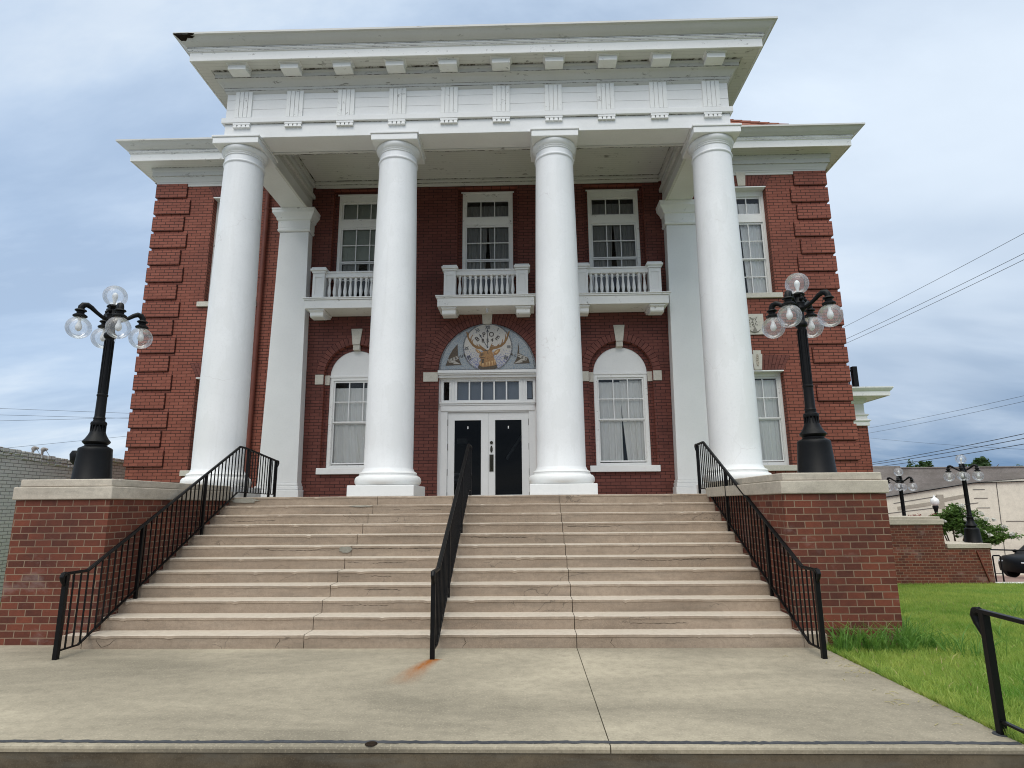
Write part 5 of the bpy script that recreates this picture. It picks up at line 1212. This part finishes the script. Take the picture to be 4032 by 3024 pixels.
for a, b in (((28.25, 2.75), (28.02, -3)), ((28.45, 0.46), (32, 0.45)), ((21.0, 0.9), (27.0, 1.55)), ((21.0, 0.55), (26.3, 0.95)), ((26.8, 2.33), (27.5, 2.33)), ((26.8, 1.82), (27.6, 1.82)), ((26.9, 1.25), (27.65, 1.25)), ((22.0, 1.55), (25.0, 2.0))): m.bar((a[0], 29.99, a[1]), (b[0], 29.99, b[1]), 0.02, 0.035, (0, 1, 0))
m.build('seam', plain('render_seam', (0.12, 0.11, 0.10), 0.9), cb)
m = MB(); m.plate(rect(24.6, 25.0, 1.25, 2.05), [], 29.975, 30.02); m.plate([(22.2, 1.15), (24.2, 1.42), (24.2, 1.62), (22.2, 1.35)], [], 29.975, 30.02); m.plate([(24.3, 1.5), (26.5, 1.9), (26.5, 2.1), (24.3, 1.72)], [], 29.978, 30.02); m.build('patch', stone_mat('patched_stucco', (0.36, 0.32, 0.26), (0.42, 0.38, 0.31), sc=1), cb)
# acorn lamp
al = thing('street_lamp', 'small street lamp with one white acorn globe in front of the cream building', 'street lamp', (21.84, 26, -2.3))
m = MB(); m.lathe([(0.16, -2.4), (0.14, -2.0), (0.07, -1.8), (0.06, 0.95), (0.09, 1.0), (0.07, 1.05), (0.10, 1.2), (0.15, 1.36), (0.13, 1.42)], (21.84, 26, 0), 16); m.build('pole', 'black', al, smooth=40)
m = MB(); m.lathe([(0.12, 1.42), (0.19, 1.52), (0.21, 1.64), (0.18, 1.76), (0.10, 1.83), (0.05, 1.86), (0.04, 1.92), (0.01, 2.0)], (21.84, 26, 0), 20); m.build('globe', plain('acorn_white_glass', (0.80, 0.80, 0.78), 0.3), al, smooth=60)
# trees beyond
def tree(x, y, zt, wid, label, seed, n=900):
    t = thing('leafy_tree', label, 'tree', (x, y, -3.6), 'trees beyond the cream building'); r = random.Random(seed)
    m = MB(); m.tube([(x, y, -3.8), (x+0.1, y, -1), (x, y, zt-2.6)], [0.3, 0.24, 0.15], 9)
    for k in range(6):
        a = r.uniform(0, 6.3); m.tube([(x, y, zt-3.2+0.2*k), (x+math.cos(a)*wid*0.35, y+math.sin(a)*wid*0.3, zt-2.0+0.15*k), (x+math.cos(a)*wid*0.7, y+math.sin(a)*wid*0.5, zt-1.2+0.1*k)], [0.1, 0.06, 0.02], 6)
    m.build('trunk', 'bark', t)
    bl = [(x+r.gauss(0, wid*0.42), y+r.gauss(0, wid*0.35), zt-1.4+r.gauss(0, 0.55), wid*0.26, wid*0.26, 0.42) for k in range(16)]+[(x+r.uniform(-0.5, 0.5)*wid, y, zt-0.45, 0.35, 0.35, 0.42) for k in range(5)]
    leaves('crown', bl, n, 0.16, 'tree_leaf', t, seed); return t
tree(34.8, 48, 4.95, 1.3, 'ragged tree top over the parapet, left of the far lamp', 31, 900)
tree(36.3, 48.5, 5.35, 0.9, 'small pointed tree top over the parapet, beside the ragged one', 37, 700)
tree(41.0, 48, 5.55, 1.7, 'rounded dark tree top over the parapet, right of the far lamp', 33, 1900)
tree(45.5, 49, 4.95, 1.8, 'low tree top over the parapet at the right edge of the picture', 35, 1000)
# parked car at the right edge
car = thing('parked_car', 'black car parked at the right edge beyond the brick wall', 'car', (24.3, 22, -1.9))
zc0 = -1.87
prof = [(22.30, 0.30), (22.26, 0.62), (22.32, 0.82), (22.5, 0.98), (23.1, 1.07), (23.75, 1.56), (24.2, 1.68), (25.6, 1.68), (26.3, 1.45), (26.6, 1.0), (26.62, 0.35)]
m = MB(); k = len(prof)
def ring_(y, ins): return [(24.3+(x-24.3)*(1-ins*0.04), y, zc0+0.18+(z-0.18)*(1-ins*0.03)) for x, z in prof]
secs = [ring_(21.1, 3), ring_(21.16, 0.8), ring_(21.3, 0), ring_(22.7, 0), ring_(22.84, 0.8), ring_(22.9, 3)]
vs = [p for s_ in secs for p in s_]
fs = [(a*k+i, (a+1)*k+i, (a+1)*k+(i+1) % k, a*k+(i+1) % k) for a in range(5) for i in range(k)]+[tuple(range(k)), tuple(range(6*k-1, 5*k-1, -1))]
m.add(vs, fs); m.build('body', 'carpaint', car, smooth=35)
for yw in (21.14, 22.66):
    for xw in (22.85, 25.75):
        m = MB(); m.tube([(xw, yw, zc0+0.32), (xw, yw+0.22, zc0+0.32)], 0.34, 26); wh = m.build('wheel', 'tyre', car, smooth=40)
        m = MB(); m.tube([(xw, yw-0.012, zc0+0.32), (xw, yw+0.01, zc0+0.32)], 0.21, 20); m.build('rim', 'black', wh)
m = MB(); m.plate([(23.3, zc0+1.07), (25.9, zc0+1.10), (25.5, zc0+1.55), (23.85, zc0+1.52)], [], 21.09, 21.15); m.build('side_window', 'carpaint', car)
for yl in (21.15, 22.5):
    m = MB(); m.box(22.27, 22.45, yl, yl+0.25, zc0+0.72, zc0+0.79); m.build('headlight', 'chrome', car, bevel=0.02)
for ym in (20.98, 22.9):
    m = MB(); m.sphere((23.3, ym+0.05, zc0+1.16), 0.11, 12, 8, 0.75); m.build('mirror', 'carpaint', car, smooth=80)
# grey painted building on the left
gb = thing('grey_building', 'low grey painted brick building at the left edge behind the pier', 'building', (-16, 8, -0.6))
m = MB(); XG = -12.5
def wall_x(y0, y1, za, zb, thick=0.35, x=XG):
    m.add([(x, y0, -1.3), (x, y1, -1.3), (x, y1, zb), (x, y0, za), (x-thick, y0, -1.3), (x-thick, y1, -1.3), (x-thick, y1, zb), (x-thick, y0, za)],
          [(0, 1, 2, 3), (7, 6, 5, 4), (3, 2, 6, 7), (0, 3, 7, 4), (1, 5, 6, 2), (0, 4, 5, 1)])
wall_x(-1.0, 9.35, 3.60, 2.86); wall_x(9.352, 20, 3.14, 2.7)
m.box(-25, XG-0.36, -1.0, 20, -1.3, 2.4); m.build('wall', 'grey_brick', gb)
m = MB(); rr = random.Random(2)
def coping(y0, y1, za, zb):
    y = y0
    while y < y1:
        L = rr.uniform(0.18, 0.26); z = za+(zb-za)*(y-y0)/(y1-y0)
        m.box(XG-0.36, XG+0.035+rr.uniform(-0.012, 0.012), y, y+L-0.012, z-0.10+rr.uniform(-0.01, 0.01), z+0.012+rr.uniform(-0.012, 0.012))
        m.box(XG-0.02, XG+0.02+rr.uniform(-0.012, 0.012), y+0.05, y+L+0.03, z-0.19+rr.uniform(-0.01, 0.008), z-0.115); y += L
coping(-1.0, 9.35, 3.60, 2.86); coping(9.36, 20, 3.14, 2.7)
m.build('parapet_course', 'grey_brick', gb, bevel=0.012)
for (yy, zz_) in ((7.65, 3.0), (7.95, 3.0)):
    m = MB(); m.tube([(XG-0.15, yy, zz_-0.1), (XG-0.15, yy, zz_+0.12), (XG-0.10, yy+0.02, zz_+0.17), (XG-0.05, yy+0.04, zz_+0.14)], 0.03, 8); m.sphere((XG-0.13, yy, zz_+0.14), 0.06, 10, 8); m.bar((XG-0.1, yy+0.05, zz_+0.13), (XG-0.02, yy+0.13, zz_-0.05), 0.008, 0.008); m.build('roof_lamp', 'greyband', gb, smooth=50)  # pair of vent pipes on the roof
# power lines
def wire(a, b, r, label, grp, sag=0.0, ext=(0.6, 0.6)):
    A = Vector(a); Bv = Vector(b); d_ = Bv-A; P = []
    for i in range(25):
        t = -ext[0]+(1+ext[0]+ext[1])*i/24; p = A+d_*t; p.z -= sag*4*t*(1-t); P.append(p)
    m = MB(); m.tube(P, r, 6); o = m.build('power_line', 'wire', smooth=180); tag(o, label, 'power line', grp)
W = [((21.58, 32.0, 13.28), (23.95, 20.0, 14.22), 0.011, 'uppermost thin power line in the sky right of the building'),
     ((21.7, 32.0, 12.47), (23.78, 20.0, 13.2), 0.012, 'upper line of the close pair high in the sky right of the building'),
     ((21.76, 32.0, 12.21), (23.72, 20.0, 12.88), 0.012, 'lower line of the close pair high in the sky right of the building'),
     ((22.32, 32.0, 6.38), (22.59, 20.0, 6.32), 0.008, 'upper faint line of the middle pair, level with the side porch cornice'),
     ((22.43, 32.0, 6.07), (22.54, 20.0, 6.06), 0.008, 'lower faint line of the middle pair, level with the side porch cornice'),
     ((22.28, 32.0, 4.13), (22.29, 20.0, 4.59), 0.016, 'uppermost of the heavy cables over the cream building'),
     ((22.29, 32.0, 4.02), (22.25, 20.0, 4.38), 0.016, 'second heavy cable from the top over the cream building'),
     ((22.37, 32.0, 3.85), (22.21, 20.0, 4.13), 0.016, 'lowest heavy cable, just above the grey parapet'),
     ((22.47, 32.0, 5.68), (22.17, 20.0, 3.89), 0.006, 'faint line slanting down to the right across the heavy cables')]
for a, b, r, lb in W: wire(a, b, r, lb, 'power lines right of the building', 0.05, (0.8, 1.2))
WL = [((-41.23, 38.0, 9.34), (-35.56, 44.0, 9.82), 'uppermost faint line in the sky left of the building'), ((-41.15, 38.0, 8.83), (-34.46, 44.0, 9.32), 'middle faint line in the sky left of the building'),
      ((-41.07, 38.0, 8.36), (-34.47, 44.0, 9.4), 'faint line rising across the others left of the building'), ((-39.27, 38.0, 6.32), (-35.3, 44.0, 7.74), 'lone line just above the grey building roof on the left')]
for a, b, lb in WL: wire(a, b, 0.013, lb, 'power lines left of the building', 0.0, (0.8, 1.0))
